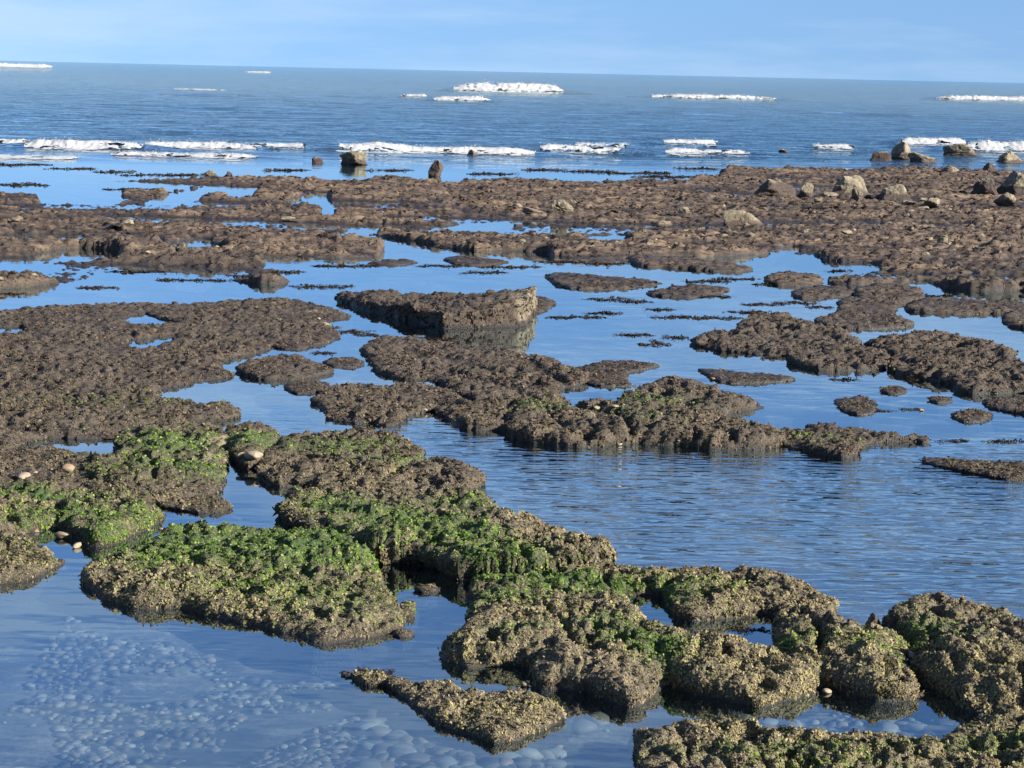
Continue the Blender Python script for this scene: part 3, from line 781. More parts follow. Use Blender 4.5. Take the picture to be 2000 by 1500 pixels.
for lab, pl, hf, hb in [
    ('small oval rock alone in the pool below the humped mass', [(1866,812),(1885,802),(1915,801),(1936,810),(1915,822),(1885,823)], 10, 8),
    ('tiny dark rock tip showing above the pool below the humped mass', [(1727,762),(1745,756),(1768,761),(1750,769),(1735,768)], 7, 5),
    ('tiny rounded rock tip between the humped mass and the oval rock', [(1820,781),(1836,775),(1854,781),(1840,788)], 7, 5),
    ('pair of joined rock tips with weed strands in the pool below the humped mass', [(1634,782),(1660,780),(1685,776),(1706,790),(1704,802),(1680,810),(1650,800)], 8, 5),
    ('dark rock running out of frame below the humped mass', [(1926,783),(1950,776),(2010,775),(2100,780),(2100,830),(1990,807),(1940,797)], 16, 12),
    ('thin weedy rock strip between the layered slab and the mossy mound', [(1370,722),(1400,723),(1440,728),(1536,736),(1530,745),(1440,749),(1400,742)], 9, 6),
    ('long weed-fringed rock strip awash at the edge of the rippled pool', [(1786,896),(1850,895),(1900,899),(2000,906),(2100,930),(1990,938),(1920,927),(1850,914)], 15, 12),
    ('ragged brown rock spit pointing away from the overlapping slabs', [(1125,720),(1180,706),(1240,706),(1280,715),(1225,729),(1215,745),(1235,753),(1170,754),(1140,740)], 9, 7),
    ('smooth humped islet between the platform and the overlapping slabs', [(463,719),(497,702),(546,692),(588,693),(616,708),(653,721),(612,738),(567,743),(497,740)], 24, 20),
    ('small ragged rock just below the smooth humped islet', [(562,756),(585,745),(625,746),(640,757),(600,769),(575,765)], 9, 7),
    ('tiny flat rock between the islet and the overlapping slabs', [(640,708),(660,699),(690,701),(704,710),(680,717),(655,716)], 7, 5),
    ('tiny brown islet off the edge of the platform', [(545,676),(590,660),(610,672),(580,684)], 8, 6)]:
    rock('low_rock', lab, pl, hf, hb, w=9, rough=.7, pits=0)

rock('rock_slab', 'overlapping tilted slabs split by dark cracks in the middle of the pools',
     [(700,681),(726,665),(764,657),(845,662),(908,672),(985,678),(1027,690),(1055,695),(1090,704),(1125,721),(1152,739),(1125,753),(1095,760),(1080,785),(985,795),(950,795),(915,778),(873,758),(838,744),(789,741),(740,726),(724,704)], 30, 18, w=9,
     grooves=[([(730,690),(800,690),(870,700),(940,725),(1010,735)], 26), ([(840,740),(880,730),(950,750),(1000,760)], 14), ([(1030,705),(1060,730),(1100,750)], 20)])
rock('rock_ledge', 'dark green-topped ledge beside the overlapping slabs',
     [(612,782),(635,757),(705,748),(796,749),(845,753),(897,770),(905,790),(845,803),(796,813),(768,832),(733,827),(687,827),(638,817),(645,802),(622,790)], 32, 22, w=14)
rock('rock_ledge', 'grey-brown ledge sloping into the rippled pool below the overlapping slabs',
     [(840,800),(880,785),(950,784),(1010,775),(1025,800),(1015,838),(950,840),(897,835),(866,814)], 36, 22, w=16)
rock('rock_ledge', 'bulky mossy ledge with a steep front along the back of the rippled pool',
     [(1000,790),(1015,768),(1048,762),(1100,770),(1125,784),(1200,781),(1220,760),(1272,741),(1304,733),(1340,735),(1392,748),(1424,760),(1480,776),(1490,796),(1430,806),(1410,820),(1456,824),(1496,828),(1525,842),(1528,870),(1510,874),(1424,878),(1320,870),(1220,866),(1160,874),(1090,870),(1000,856),(1000,830)], 54, 34, w=12,
     grooves=[([(1100,790),(1160,805),(1220,815),(1230,850)], 20)])
rock('rock_ledge', 'dark lumpy rock with a long thin tail ending the mossy ledge',
     [(1515,845),(1548,836),(1584,828),(1616,825),(1648,834),(1672,831),(1720,840),(1805,853),(1792,861),(1700,866),(1680,882),(1656,896),(1600,886),(1530,871)], 34, 24, w=11)

rock('mossy_rock', 'tall mossy boulder-like mass above the thin pool, shaded on its near side',
     [(222,870),(238,836),(275,828),(330,821),(370,821),(430,829),(448,850),(447,885),(436,915),(425,948),(300,955),(190,950),(165,922),(178,897),(218,885),(244,880)], 58, 40, w=20, pits=.7,
     grooves=[([(250,900),(300,905),(350,890)], 16)])
rock('mossy_rock', 'small mossy block beside two pale stones at the pool inlet',
     [(445,842),(460,825),(490,823),(525,832),(540,850),(536,870),(520,884),(512,902),(490,916),(465,908),(448,890)], 60, 30, w=14, pits=.4)
rock('rock_ledge', 'grey-brown apron below the tall mossy mass, edging the small inlet pool',
     [(172,955),(185,932),(215,926),(260,930),(330,926),(400,926),(428,942),(432,956),(415,969),(370,976),(300,985),(230,988),(190,985)], 34, 28, w=14)
rock('low_rock', 'low wet weedy rock lying in the small inlet pool',
     [(305,986),(330,974),(380,967),(420,969),(440,980),(447,990),(430,1001),(390,1001),(340,994)], 16, 12, w=12, rough=.8, pits=0)
rock('mossy_rock', 'bright green mossy hummock behind the olive ledge',
     [(-160,960),(0,955),(20,944),(60,935),(120,936),(160,948),(180,964),(172,985),(110,990),(50,990),(-160,990)], 34, 26, w=16)
rock('mossy_rock', 'olive mossy ledge with a dark hollow under its lip',
     [(-160,970),(0,966),(60,968),(110,972),(180,970),(250,967),(300,975),(320,994),(322,1012),(300,1026),(280,1040),(250,1052),(215,1064),(190,1068),(160,1060),(132,1042),(110,1034),(80,1038),(40,1045),(0,1055),(-160,1060)], 56, 40, w=14, pits=.7)
rock('rock_ledge', 'olive-brown rock running out of frame beside the calm pool',
     [(-160,1040),(0,1037),(36,1040),(81,1058),(108,1081),(116,1104),(81,1124),(45,1136),(0,1142),(-160,1150)], 34, 30, w=26, pits=.5)

rock('rock_mound', 'big dark mound with a faint green crown between pool inlet and rippled pool',
     [(498,925),(514,890),(535,861),(567,843),(630,838),(702,828),(740,832),(783,852),(815,866),(832,890),(860,890),(905,904),(938,926),(938,955),(905,975),(850,990),(790,985),(700,970),(640,965),(600,952),(530,948)], 52, 40, w=26, pits=.6,
     grooves=[([(760,935),(800,910),(850,893)], 24), ([(590,900),(650,905),(700,915)], 16)])
rock('mossy_ridge', 'long ridge with a bright green crest and a deep shadowed overhang below it',
     [(548,998),(570,972),(598,955),(648,946),(693,936),(738,937),(790,950),(850,948),(922,956),(960,986),(1000,1016),(1059,1033),(1115,1064),(1172,1089),(1170,1120),(1080,1135),(1000,1135),(935,1135),(890,1130),(848,1110),(800,1102),(745,1099),(660,1070),(590,1040)], 74, 34, w=9, over=2.2, pits=.4,
     grooves=[([(800,960),(850,985),(890,1000),(940,1010),(1000,1030)], 20)])
rock('mossy_rock', 'large slab with a bright green back and olive front sloping into the calm pool',
     [(146,1117),(162,1090),(182,1068),(234,1050),(288,1037),(308,1022),(342,1009),(405,1010),(486,1009),(562,1016),(630,1018),(684,1027),(715,1045),(730,1072),(748,1113),(766,1135),(784,1158),(812,1174),(782,1186),(786,1208),(774,1235),(720,1245),(639,1257),(585,1241),(517,1227),(427,1205),(360,1191),(292,1189),(234,1181),(193,1163),(162,1141)], 34, 66, w=30, pits=.45)
rock('rock_mass', 'sprawling knobbly olive rock mass holding a small sunken pool',
     [(936,1110),(942,1094),(960,1082),(1010,1081),(1062,1088),(1150,1099),(1209,1094),(1255,1101),(1360,1097),(1465,1101),(1517,1105),(1566,1119),(1608,1147),(1632,1175),(1650,1210),(1685,1224),(1730,1234),(1758,1245),(1770,1266),(1768,1297),(1782,1322),(1806,1347),(1783,1368),(1737,1371),(1685,1362),(1640,1352),(1606,1340),(1585,1352),(1540,1368),(1496,1380),(1455,1376),(1415,1369),(1352,1355),(1305,1340),(1275,1358),(1248,1381),(1185,1370),(1143,1356),(1090,1349),(1045,1342),(1038,1312),(996,1300),(947,1304),(915,1307),(870,1286),(857,1265),(873,1246),(901,1225),(917,1207),(915,1180),(920,1148)], 78, 40, w=15, pits=1.0, over=1.5,
     holes=[[(1225,1165),(1290,1168),(1312,1195),(1340,1211),(1385,1211),(1450,1206),(1502,1201),(1510,1225),(1506,1250),(1514,1272),(1475,1260),(1420,1247),(1360,1238),(1290,1218),(1252,1192)]],
     grooves=[([(920,1150),(1000,1160),(1080,1165)], 24), ([(1060,1200),(1100,1240),(1130,1290)], 18), ([(1600,1300),(1600,1240),(1560,1210)], 30)])
rock('rock_mass', 'high knobbly olive rock with a dark upright fin at one end',
     [(1700,1215),(1715,1195),(1748,1171),(1772,1157),(1800,1149),(1839,1150),(1895,1164),(1947,1182),(1996,1199),(2160,1235),(2160,1410),(2000,1400),(1950,1395),(1895,1392),(1860,1373),(1832,1352),(1806,1338),(1785,1318),(1772,1290),(1768,1262),(1745,1238)], 88, 50, w=18, pits=1.0, over=1.3,
     grooves=[([(1780,1270),(1830,1290),(1880,1330)], 22)])
rock('rock_mass', 'knobbly olive rock along the near edge of the cobbled channel',
     [(1241,1420),(1256,1410),(1290,1412),(1325,1402),(1360,1398),(1422,1400),(1510,1400),(1545,1410),(1615,1421),(1671,1423),(1737,1427),(1825,1428),(1846,1416),(1895,1406),(1930,1388),(1947,1371),(1996,1362),(2200,1350),(2250,1680),(1700,1720),(1400,1660),(1270,1580),(1246,1510)], 70, 66, w=15, pits=1.0, over=1.3)
rock('low_rock', 'low knobbly rock with a dark weedy tail in the calm pool',
     [(671,1313),(705,1305),(740,1304),(785,1318),(800,1331),(842,1330),(884,1331),(905,1350),(950,1348),(1004,1343),(1040,1349),(1070,1367),(1100,1383),(1107,1400),(1082,1419),(1040,1435),(980,1450),(950,1444),(905,1432),(860,1420),(830,1396),(794,1366),(755,1342),(710,1337)], 36, 26, w=20, pits=.3)
for lab, pl in [('tiny dark rock tip in the channel by the mossy slab', [(812,1150),(832,1144),(852,1150),(835,1157)]),
                ('tiny dark rock tip just off the corner of the mossy slab', [(770,1238),(790,1231),(812,1240),(790,1246)])]:
    rock('low_rock', lab, pl, 8, 6, w=8, rough=.5, pits=0)

# ------------------------------------------------------------------ boulders and stones
def ico(sub):
    import bmesh
    bm = bmesh.new(); bmesh.ops.create_icosphere(bm, subdivisions=sub, radius=1)
    bm.verts.ensure_lookup_table()
    v = np.array([q.co[:] for q in bm.verts]); f = np.array([[q.index for q in p.verts] for p in bm.faces])
    bm.free(); return v, f
ICO1, ICO2, ICO3, ICO4 = ico(1), ico(2), ico(3), ico(4)

def boulder_mesh(seed, w, h, dep, sub=ICO4, cuts=9, weed_z=0.32):
    r = np.random.default_rng(seed)
    v, f = sub
    n = r.normal(size=(cuts, 3)); n /= np.linalg.norm(n, axis=1, keepdims=True)
    off = r.uniform(0.5, 0.95, cuts)
    dot = v @ n.T
    rad = np.min(np.where(dot > 0.05, off / np.maximum(dot, 0.05), 9), axis=1)
    rad = np.minimum(rad, 1.25)
    p = v * rad[:, None]
    p *= (1 + 0.10 * perlin(p[:, 0] * 1.7, p[:, 1] * 1.7, p[:, 2] * 1.7, seed) + 0.11 * perlin(p[:, 0] * 4.5, p[:, 1] * 5, p[:, 2] * 5, seed))[:, None]
    p[:, :2] *= (1 + 0.9 * np.clip(-p[:, 2], 0, 1))[:, None]
    p /= np.ptp(p, axis=0) * 0.5
    p[:, 2] = np.maximum(p[:, 2], -0.75)
    p = p * np.array([w / 2, dep / 2, h / 1.5]) ; p[:, 2] += h * 0.30
    wd = smooth(weed_z * h + 0.12 * h, weed_z * h - 0.05 * h, p[:, 2] + 0.2 * h * perlin(p[:, 0] * 3, p[:, 1] * 3, p[:, 2] * 3, seed))
    return mesh_np('boulder', p, f, {'weed': wd}, flat=True)

# pixel x, pixel y of the foot, width px, height px, height of the ground it stands on, label
BOULDERS = [
 (692,322,60,28,0,'tan lumpy boulder standing in the shallows before the breakers'),
 (618,319,26,14,0,'small brown boulder beside the tan lumpy boulder'),
 (848,345,30,32,0,'dark pillar-like boulder standing upright in the shallows'),
 (921,303,22,12,0,'small tan stone among the foam beyond the pillar-like boulder'),
 (409,342,24,9,.05,'small pale stone on the seaward rim of the reef'),
 (446,343,20,13,.05,'small dark stone beside the pale stone on the reef rim'),
 (1724,315,42,22,0,'brown weedy boulder leaning on the round pale boulder in the surf'),
 (1767,313,58,34,0,'round pale boulder with a dark streak at the surf edge'),
 (1806,319,58,24,0,'pale-capped boulder with a shaded slope at the surf edge'),
 (1880,308,84,30,0,'long tan boulder in the surf with foam behind it'),
 (1985,320,60,24,0,'pale boulder in the shallows cut by the frame'),
 (1934,334,38,22,.1,'dark pointed boulder on the seaward rim of the reef'),
 (1858,338,56,15,.1,'flat pale slab lying on the seaward rim of the reef'),
 (1668,386,80,46,.15,'tall split pale boulder with a black shadowed side'),
 (1676,390,30,24,.15,'small pale stone at the foot of the tall split boulder'),
 (1758,390,80,36,.15,'pale ridged boulder next to the tall split one'),
 (1624,386,36,13,.15,'low smooth pale stone beside the tall split boulder'),
 (1826,405,48,20,.15,'low pale boulder beside the ridged one'),
 (1985,382,76,50,.15,'massive pale boulder with a black shadowed face at the frame edge'),
 (1925,382,62,38,.15,'dark sloping boulder against the massive pale one'),
 (1965,398,44,24,.15,'mottled stone below the massive pale boulder'),
 (1518,386,86,36,.15,'broad dark block with a hollow in its side'),
 (1577,384,40,26,.15,'tan block beside the broad dark block'),
 (1452,440,78,30,.15,'humped pale green boulder on the middle of the reef'),
 (1093,416,62,24,.15,'square tan block on the middle of the reef'),
 (1335,420,42,18,.15,'small tan block on the reef beyond the humped boulder'),
 (1040,415,56,12,.15,'low flat stone beside the square tan block'),
 (289,449,30,19,.15,'black cube-like stone on the open reef'),
 (1530,299,26,9,0,'small purple-brown rock awash in front of the breakers'),
 (60,545,44,12,.1,'low tan stone on the pool-side edge of the reef'),
 (1300,440,34,12,.15,'small flat tan stone near the humped boulder'),
 (560,430,40,12,.15,'small tan stone on the reef near the jutting point'),
 (240,441,60,13,.15,'pale broken slab beside the black cube-like stone'),
]
for k, (px, py, w, h, gz, lab) in enumerate(BOULDERS):
    c = unproj(px, py, gz); m = c[1] / FPX
    me = boulder_mesh(k + 3, w * m, h * m, min(w, 60) * m * 0.9, weed_z=0.85 if lab.split()[0] in ('dark', 'black', 'brown') or lab.startswith(('broad dark', 'small dark', 'small brown', 'small purple')) else 0.32)
    o = add('boulder', me, M_BOULDER, label=lab, cat='boulder', group='boulders on the reef', loc=(c[0], c[1] + w * m * 0.4, gz - 0.03))
    o.rotation_euler = (0, 0, 0.25 * math.sin(k * 3.1))

# loose stones of the reef that look alike
r = np.random.default_rng(5)
LOOSE = [boulder_mesh(200 + k, 1, 0.55, 0.8, ICO3, 12, 0.1) for k in range(8)]
from mathutils.bvhtree import BVHTree
def ground_z(o):
    me = o.data
    v = np.empty(len(me.vertices) * 3, np.float32); me.vertices.foreach_get('co', v)
    return v.reshape(-1, 3)
reef = ground_z(bpy.data.objects['reef_flat'])
cand = reef[(reef[:, 2] > 0.07) & (np.abs(reef[:, 0]) < 0.27 * reef[:, 1]) & (reef[:, 1] < 62 + 0.6 * reef[:, 0])]
gi = np.floor(reef[:, 0]).astype(int) * 1000 + np.floor(reef[:, 1]).astype(int)
ku, kinv = np.unique(gi, return_inverse=True)
kmean = np.bincount(kinv, reef[:, 2]) / np.bincount(kinv)
cg = kmean[np.searchsorted(ku, np.floor(cand[:, 0]).astype(int) * 1000 + np.floor(cand[:, 1]).astype(int))]
cand = cand[cg > 0.045]
wgt = 1 / cand[:, 1] ** 1 * (1 + 1.5 * (cand[:, 0] > 0))
pick = r.choice(len(cand), 130, replace=False, p=wgt / wgt.sum())
for k, i in enumerate(pick):
    p = cand[i]
    s = p[1] / FPX * r.uniform(11, 30)
    me = LOOSE[k % 8]
    if not me.materials: me.materials.append(M_BOULDER)
    o = add('reef_stone', me, None, label='small loose stone lying among the weed on the reef flat', cat='stone', group='loose stones scattered over the reef flat', loc=(p[0], p[1], p[2] - 0.06 * s))
    o.scale = (s, s, s * r.uniform(.4, .8)); o.rotation_euler = (0, 0, r.uniform(0, 6.28))

def pebble_mesh(seed, sub=ICO3, tone=None):
    rr = np.random.default_rng(seed)
    v, f = sub
    n = rr.normal(size=(9, 3)); n /= np.linalg.norm(n, axis=1, keepdims=True)
    dot = v @ n.T; off = rr.uniform(0.72, 0.98, 9)
    rad = np.minimum(1.0, np.min(np.where(dot > 0.05, off / np.maximum(dot, 0.05), 9), axis=1))
    p = v * (rad * (1 + 0.16 * perlin(v[:, 0] * 1.4, v[:, 1] * 1.4, v[:, 2] * 1.4 + seed, seed)))[:, None]
    p = p * np.array([1, rr.uniform(.55, .9), rr.uniform(.35, .55)]) * 0.5
    return mesh_np('pebble', p, f, {'tone': np.full(len(p), 0.0 if tone is None else tone)})

PEBBLES = [(867,998,22,.24,'cream egg-shaped pebble sitting on the bright green ridge'),
 (1022,757,14,.2,'orange-tan pebble perched on the overlapping slabs'),
 (68,925,18,.12,'cream pebble on the low brown ledge'),(100,918,14,.12,'small tan pebble beside the cream one'),
 (132,920,46,.14,'smooth grey-brown oval stone on the low brown ledge'),
 (495,898,70,.02,'pale pinkish stone wedged below the small mossy block'),(470,893,34,.02,'rough cream stone beside the pale pinkish one'),
 (438,900,16,.03,'small orange stone at the inlet edge'),
 (108,1030,24,.06,'pinkish pebble in the dark hollow'),(120,1052,56,.03,'yellow-cream stone lying in the hollow below the olive ledge'),
 (150,1070,40,.0,'reddish weedy stone at the mouth of the hollow'),(70,1040,20,.08,'tan pebble on the edge of the dark hollow'),
 (1025,1340,34,.08,'grey stone resting against the low knobbly rock'),(1083,1412,18,.0,'orange pebble at the end of the low knobbly rock'),
 (1777,1285,44,.14,'brown oval stone jammed between the two big knobbly masses'),(1615,1354,34,.02,'rounded tan stone at the foot of the big rock mass'),
 (1392,742,20,.04,'small white-sided stone by the thin weedy strip'),(1210,870,18,.02,'white shell-like stone at the foot of the steep ledge'),(1325,862,14,.02,'small white stone in the steep front of the ledge'),
 (1165,800,26,.2,'orange flat stone on top of the mossy ledge'),(1200,797,28,.2,'tan flat stone beside the orange one on the mossy ledge'),
 (45,936,50,.12,'long flat pale stone beside the green hummock'),(830,802,16,.05,'small yellow stone on the dark green-topped ledge'),
 (622,624,16,.15,'round tan stone at the tip of the broad platform'),(314,1035,16,.22,'yellow-green pebble at the corner of the mossy slab'),
 (450,1065,9,.24,'tiny white pebble in the bright green weed'),(1800,803,16,.0,'small yellow-green stone in the pool below the humped mass')]
for k, (px, py, w, gz, lab) in enumerate(PEBBLES):
    c = unproj(px, py, gz); m = c[1] / FPX; s = w * m
    # let it rest on whatever rock lies there
    dg = bpy.context.evaluated_depsgraph_get() if k == 0 else dg
    d = Vector(R3 @ np.array([(px - 1000) / FPX, -(py - 750) / FPX, -1.0])).normalized()
    ok, hit, nrm, _, ob, _ = sc.ray_cast(dg, Vector((0, 0, CAM_H)), d)
    loc = hit if ok and hit.z > -0.2 else Vector((c[0], c[1], gz))
    s = 0.65 * w * loc.y / FPX
    me = pebble_mesh(900 + k)
    o = add('pebble', me, M_PEBBLE, label=lab, cat='pebble', loc=(loc.x, loc.y + 0.1 * s, loc.z + 0.18 * s))
    o.scale = (s, s, s); o.rotation_euler = (0.1, 0.1, k * 1.7)

# upright fin of stone beside the high rock
c = unproj(1705, 1222, 0.02)
me = boulder_mesh(79, 46 * c[1] / FPX, 36 * c[1] / FPX, 50 * c[1] / FPX, ICO4, 9, 2.0)
add('boulder', me, M_BOULDER, label='dark upright stone fin standing at the end of the high knobbly rock', cat='boulder', loc=(c[0], c[1] + 0.05, -0.02))

# cobbles on the pool floor
cob = [pebble_mesh(40 + k, ICO2) for k in range(9)]
pts = []
regions = [(-1.5, 1.0, 11.0, 12.6, 2300), (0.0, 3.4, 11.6, 13.6, 1900), (-1.4, 1.2, 14.5, 18.5, 250), (-3.3, 0.2, 11.0, 15.0, 5600)]
for (x0, x1, y0, y1, n) in regions:
    xy = np.stack([r.uniform(x0, x1, n), r.uniform(y0, y1, n)], -1)
    pts.append(xy)
pts = np.concatenate(pts)
inside = np.zeros(len(pts), bool)
for (P, Hs) in ROCKS:
    if P[:, 1].min() > 20: continue
    s, _, _ = sdist(P, pts[:, 0], pts[:, 1])
    for h in Hs:
        sh, _, _ = sdist(h, pts[:, 0], pts[:, 1]); s = np.minimum(s, -sh)
    inside |= s > 0.06
pts = pts[~inside]
dens = fbm(pts[:, 0], pts[:, 1], 0.9, 2, 91)
pts = pts[dens > np.where((pts[:, 0] < -1.2) | (pts[:, 1] > 12.8), -0.22, -0.4) + 0.22 * r.random(len(pts))]
size = np.exp(r.normal(math.log(0.085), 0.45, len(pts))).clip(0.035, 0.22)
size = np.where((pts[:, 0] < -0.9) | (pts[:, 1] > 12.8), np.minimum(size, 0.14) * 0.85, size)
vis = (np.abs(pts[:, 0]) < 0.262 * pts[:, 1]) & (pts[:, 1] > 11.2) & (pts[:, 1] < 15.5)
order = np.argsort(-(size / pts[:, 1]) * vis)
top = order[:290]
bz = bed_z(pts[:, 0], pts[:, 1])
for k, i in enumerate(top):
    me = cob[k % 9]
    if not me.materials: me.materials.append(M_COBBLE)
    s = size[i]
    o = add('cobble', me, None, label='rounded cobble lying on the floor of the clear near pool', cat='cobble', group='cobbles on the pool floor', loc=(pts[i, 0], pts[i, 1], bz[i] + 0.10 * s))
    o.scale = (s, s, s); o.rotation_euler = (r.normal(0, .15), r.normal(0, .15), r.uniform(0, 6.28))
rest = order[290:]
v0, f0 = ICO1
n = len(rest); s = size[rest][:, None, None]
sq = np.stack([np.ones(n), r.uniform(.55, .9, n), r.uniform(.25, .42, n)], -1)[:, None, :]
vv = v0[None] * sq * 0.5 * s
an = r.uniform(0, 6.28, n)[:, None]
vx = vv[..., 0] * np.cos(an) - vv[..., 1] * np.sin(an); vy = vv[..., 0] * np.sin(an) + vv[..., 1] * np.cos(an)
vv = np.stack([vx + pts[rest, 0][:, None], vy + pts[rest, 1][:, None], vv[..., 2] + (bz[rest] + 0.08 * size[rest])[:, None]], -1).reshape(-1, 3)
ff = (np.arange(n)[:, None, None] * len(v0) + f0[None]).reshape(-1, 3)
add('gravel', mesh_np('gravel', vv, ff, {'tone': np.repeat(r.random(n), len(v0))}), M_COBBLE, kind='stuff', label='smaller cobbles and gravel covering the pool floor')

# ------------------------------------------------------------------ floating weed
WEED_COL = np.array([(0.0350, 0.0238, 0.0182), (0.0525, 0.0364, 0.0266), (0.0245, 0.0168, 0.0140), (0.0420, 0.0364, 0.0224)])
NEAR_NAMES = {'wedge-shaped block with': 'the wedge-shaped block', 'overlapping tilted': 'the overlapping tilted slabs', 'broad layered slab': 'the broad layered slab', 'high humped': 'the humped rock mass',
  'flat weed-topped': 'the flat weed-topped strip', 'low oval rock': 'the low oval rock', 'long dark slab': 'the long dark slab at the reef edge', 'squat rounded': 'the squat rounded block', 'smooth humped islet': 'the smooth humped islet',
  'brown lumpy': 'the brown lumpy rock', 'long low rock bar': 'the long low rock bar', 'broad dark brown': 'the broad brown platform', 'small thin rock sliver': 'the thin rock sliver', 'small oval rock': 'the small oval rock', 'bulky mossy ledge': 'the bulky mossy ledge', 'ragged brown rock spit': 'the ragged brown spit', 'tiny rock sliver': 'the tiny rock sliver', 'small pitted': 'the small pitted hump'}
NAMED = []
for o_ in list(sc.objects):
    for k_, n_ in NEAR_NAMES.items():
        if str(o_.get('label', '')).startswith(k_):
            vv_ = ground_z(o_); NAMED.append((vv_[vv_[:, 2] > 0][::25, :2], n_))
def nearest_name(px, py):
    c = unproj(px, py)
    return min(NAMED, key=lambda t: np.min(np.hypot(t[0][:, 0] - c[0], t[0][:, 1] - c[1])))[1]
def weed(px, py, wpx, hpx, dens, lab, group):
    if lab.startswith('thin strands'): lab = 'thin strands of dark seaweed floating beside ' + nearest_name(px, py); group = 'seaweed floating on the pools'
    rr = np.random.default_rng(px * 7 + py)
    N = int(dens * 1.45)
    hpx = hpx * min(1.0, 30.0 / unproj(px, py)[1])
    nst = 3
    st = rr.integers(0, nst, N); st[:N // 2] = 0
    lo = rr.uniform(-1, -0.1, nst); hi = rr.uniform(0.1, 1, nst); lo[0], hi[0] = -1, 1
    a = lo[st] + (hi - lo)[st] * rr.random(N)
    a = a + 0.12 * np.sin(a * 23 + st * 2 + px)
    oy = rr.uniform(-0.5, 0.5, nst); oy[0] = 0
    qx = px + a * wpx / 2
    qy = py + oy[st] * hpx + rr.normal(0, 0.13, N) * hpx + 0.22 * hpx * np.sin(a * 5 + px + st)
    base = unproj(qx, qy); m = base[:, 1:2] / FPX
    b3 = np.concatenate([base, np.full((N, 1), 0.002)], 1)
    th = rr.normal(0, 0.6, (N, 1)) + (rr.random((N, 1)) < .5) * math.pi
    tan = np.concatenate([np.cos(th), np.sin(th), 0 * th], 1); side = np.concatenate([-np.sin(th), np.cos(th), 0 * th], 1)
    L = m * rr.uniform(4, 14, (N, 1)); wd = m * rr.uniform(0.4, 2.6, (N, 1)); up = m * rr.uniform(0.2, 1.0, (N, 1)) * np.where(rr.random((N, 1)) < .2, 4.5, 1.6)
    Z = np.array([[0, 0, 1.0]])
    rows = [b3 - Z * 0.01, b3 + tan * L * .4 + Z * up, b3 + tan * L * .8 + Z * up * rr.uniform(.1, 1, (N, 1)), b3 + tan * L - Z * 0.01]
    vs_ = []
    for k, p in enumerate(rows):
        ww = wd * (1.0 if k in (1, 2) else .5)
        vs_ += [p - side * ww, p + side * ww]
    vv = np.stack(vs_, 1).reshape(-1, 3)
    fs = np.array([(0, 1, 3, 2), (2, 3, 5, 4), (4, 5, 7, 6)])
    ff = (np.arange(N)[:, None, None] * 8 + fs[None]).reshape(-1, 4)
    c = np.repeat(WEED_COL[rr.integers(0, 4, N)], 8, axis=0)
    add('seaweed', mesh_np('seaweed', vv, ff, colors=c, flat=True), M_TURF, label=lab, cat='seaweed', group=group)
WIDE = [(480,540,70,8),(560,532,60,6),(600,560,70,7),(660,560,60,8),(700,520,90,6),(640,520,60,5),(620,497,70,5),(700,470,70,4),(860,520,90,5),(950,533,80,7),(1000,522,110,5),(1090,512,90,5),(1180,515,70,6),
        (1130,540,60,5),(1190,585,90,7),(1240,590,60,5),(1380,550,90,6),(1440,545,80,5),(1500,556,60,5),(1400,580,60,5),(1330,620,120,6),(1400,622,90,7),(1480,595,70,6),(1550,592,80,8),(1600,600,50,5),(1180,612,70,5),(1290,605,50,4),
        (1240,655,70,5),(1320,660,50,6),(1280,672,60,8),(1160,620,40,4),(640,640,50,6),(690,648,70,7),(720,655,50,5),(850,662,80,5),(630,690,40,4),(1100,620,60,6),(190,563,80,7),(25,574,50,4),(265,531,110,4),(110,546,80,4),(420,548,50,4),(350,547,80,3),
        (1460,610,80,5),(1560,640,60,4),(1690,600,70,6),(1830,578,70,4),(1640,530,40,4)]
for (a, b, w, h) in WIDE:
    weed(a, b, w, h, w * 1.3, 'thin strands of dark seaweed floating on the wide middle pool', 'seaweed floating on the wide pool')
RIGHTW = [(1700,803,80,5),(1800,740,60,4),(1860,862,60,5),(1960,862,70,5),(1780,800,40,4),(1650,742,50,4),(1510,700,40,4),(1830,898,70,6)]
for (a, b, w, h) in RIGHTW:
    weed(a, b, w, h, w * 0.9, 'thin strands of dark seaweed floating on the pool below the humped mass', 'seaweed floating on the pool below the humped mass')
weed(715,1315,90,22,260,'tangled brown seaweed at the tail of the low knobbly rock','seaweed beside the low knobbly rock')
weed(1460,1232,90,12,90,'dark seaweed lying in the small sunken pool',None)
FRINGE = [(225,336,70,7),(40,362,110,8),(250,370,90,6),(480,350,90,5),(320,342,160,6),(1290,362,90,6),(1320,345,160,8),(1240,338,140,6),(1180,360,120,5),(1150,335,90,5),(1060,332,80,4),(960,340,90,4),(560,333,90,4),(40,322,120,5),(140,330,90,4),(760,333,80,5),(1360,330,80,5)]
for (a, b, w, h) in FRINGE:
    weed(a, b, w, h * 1.5, w * 1.5, 'dark purple weed awash in the shallows along the seaward reef rim', 'weed awash along the reef rim')

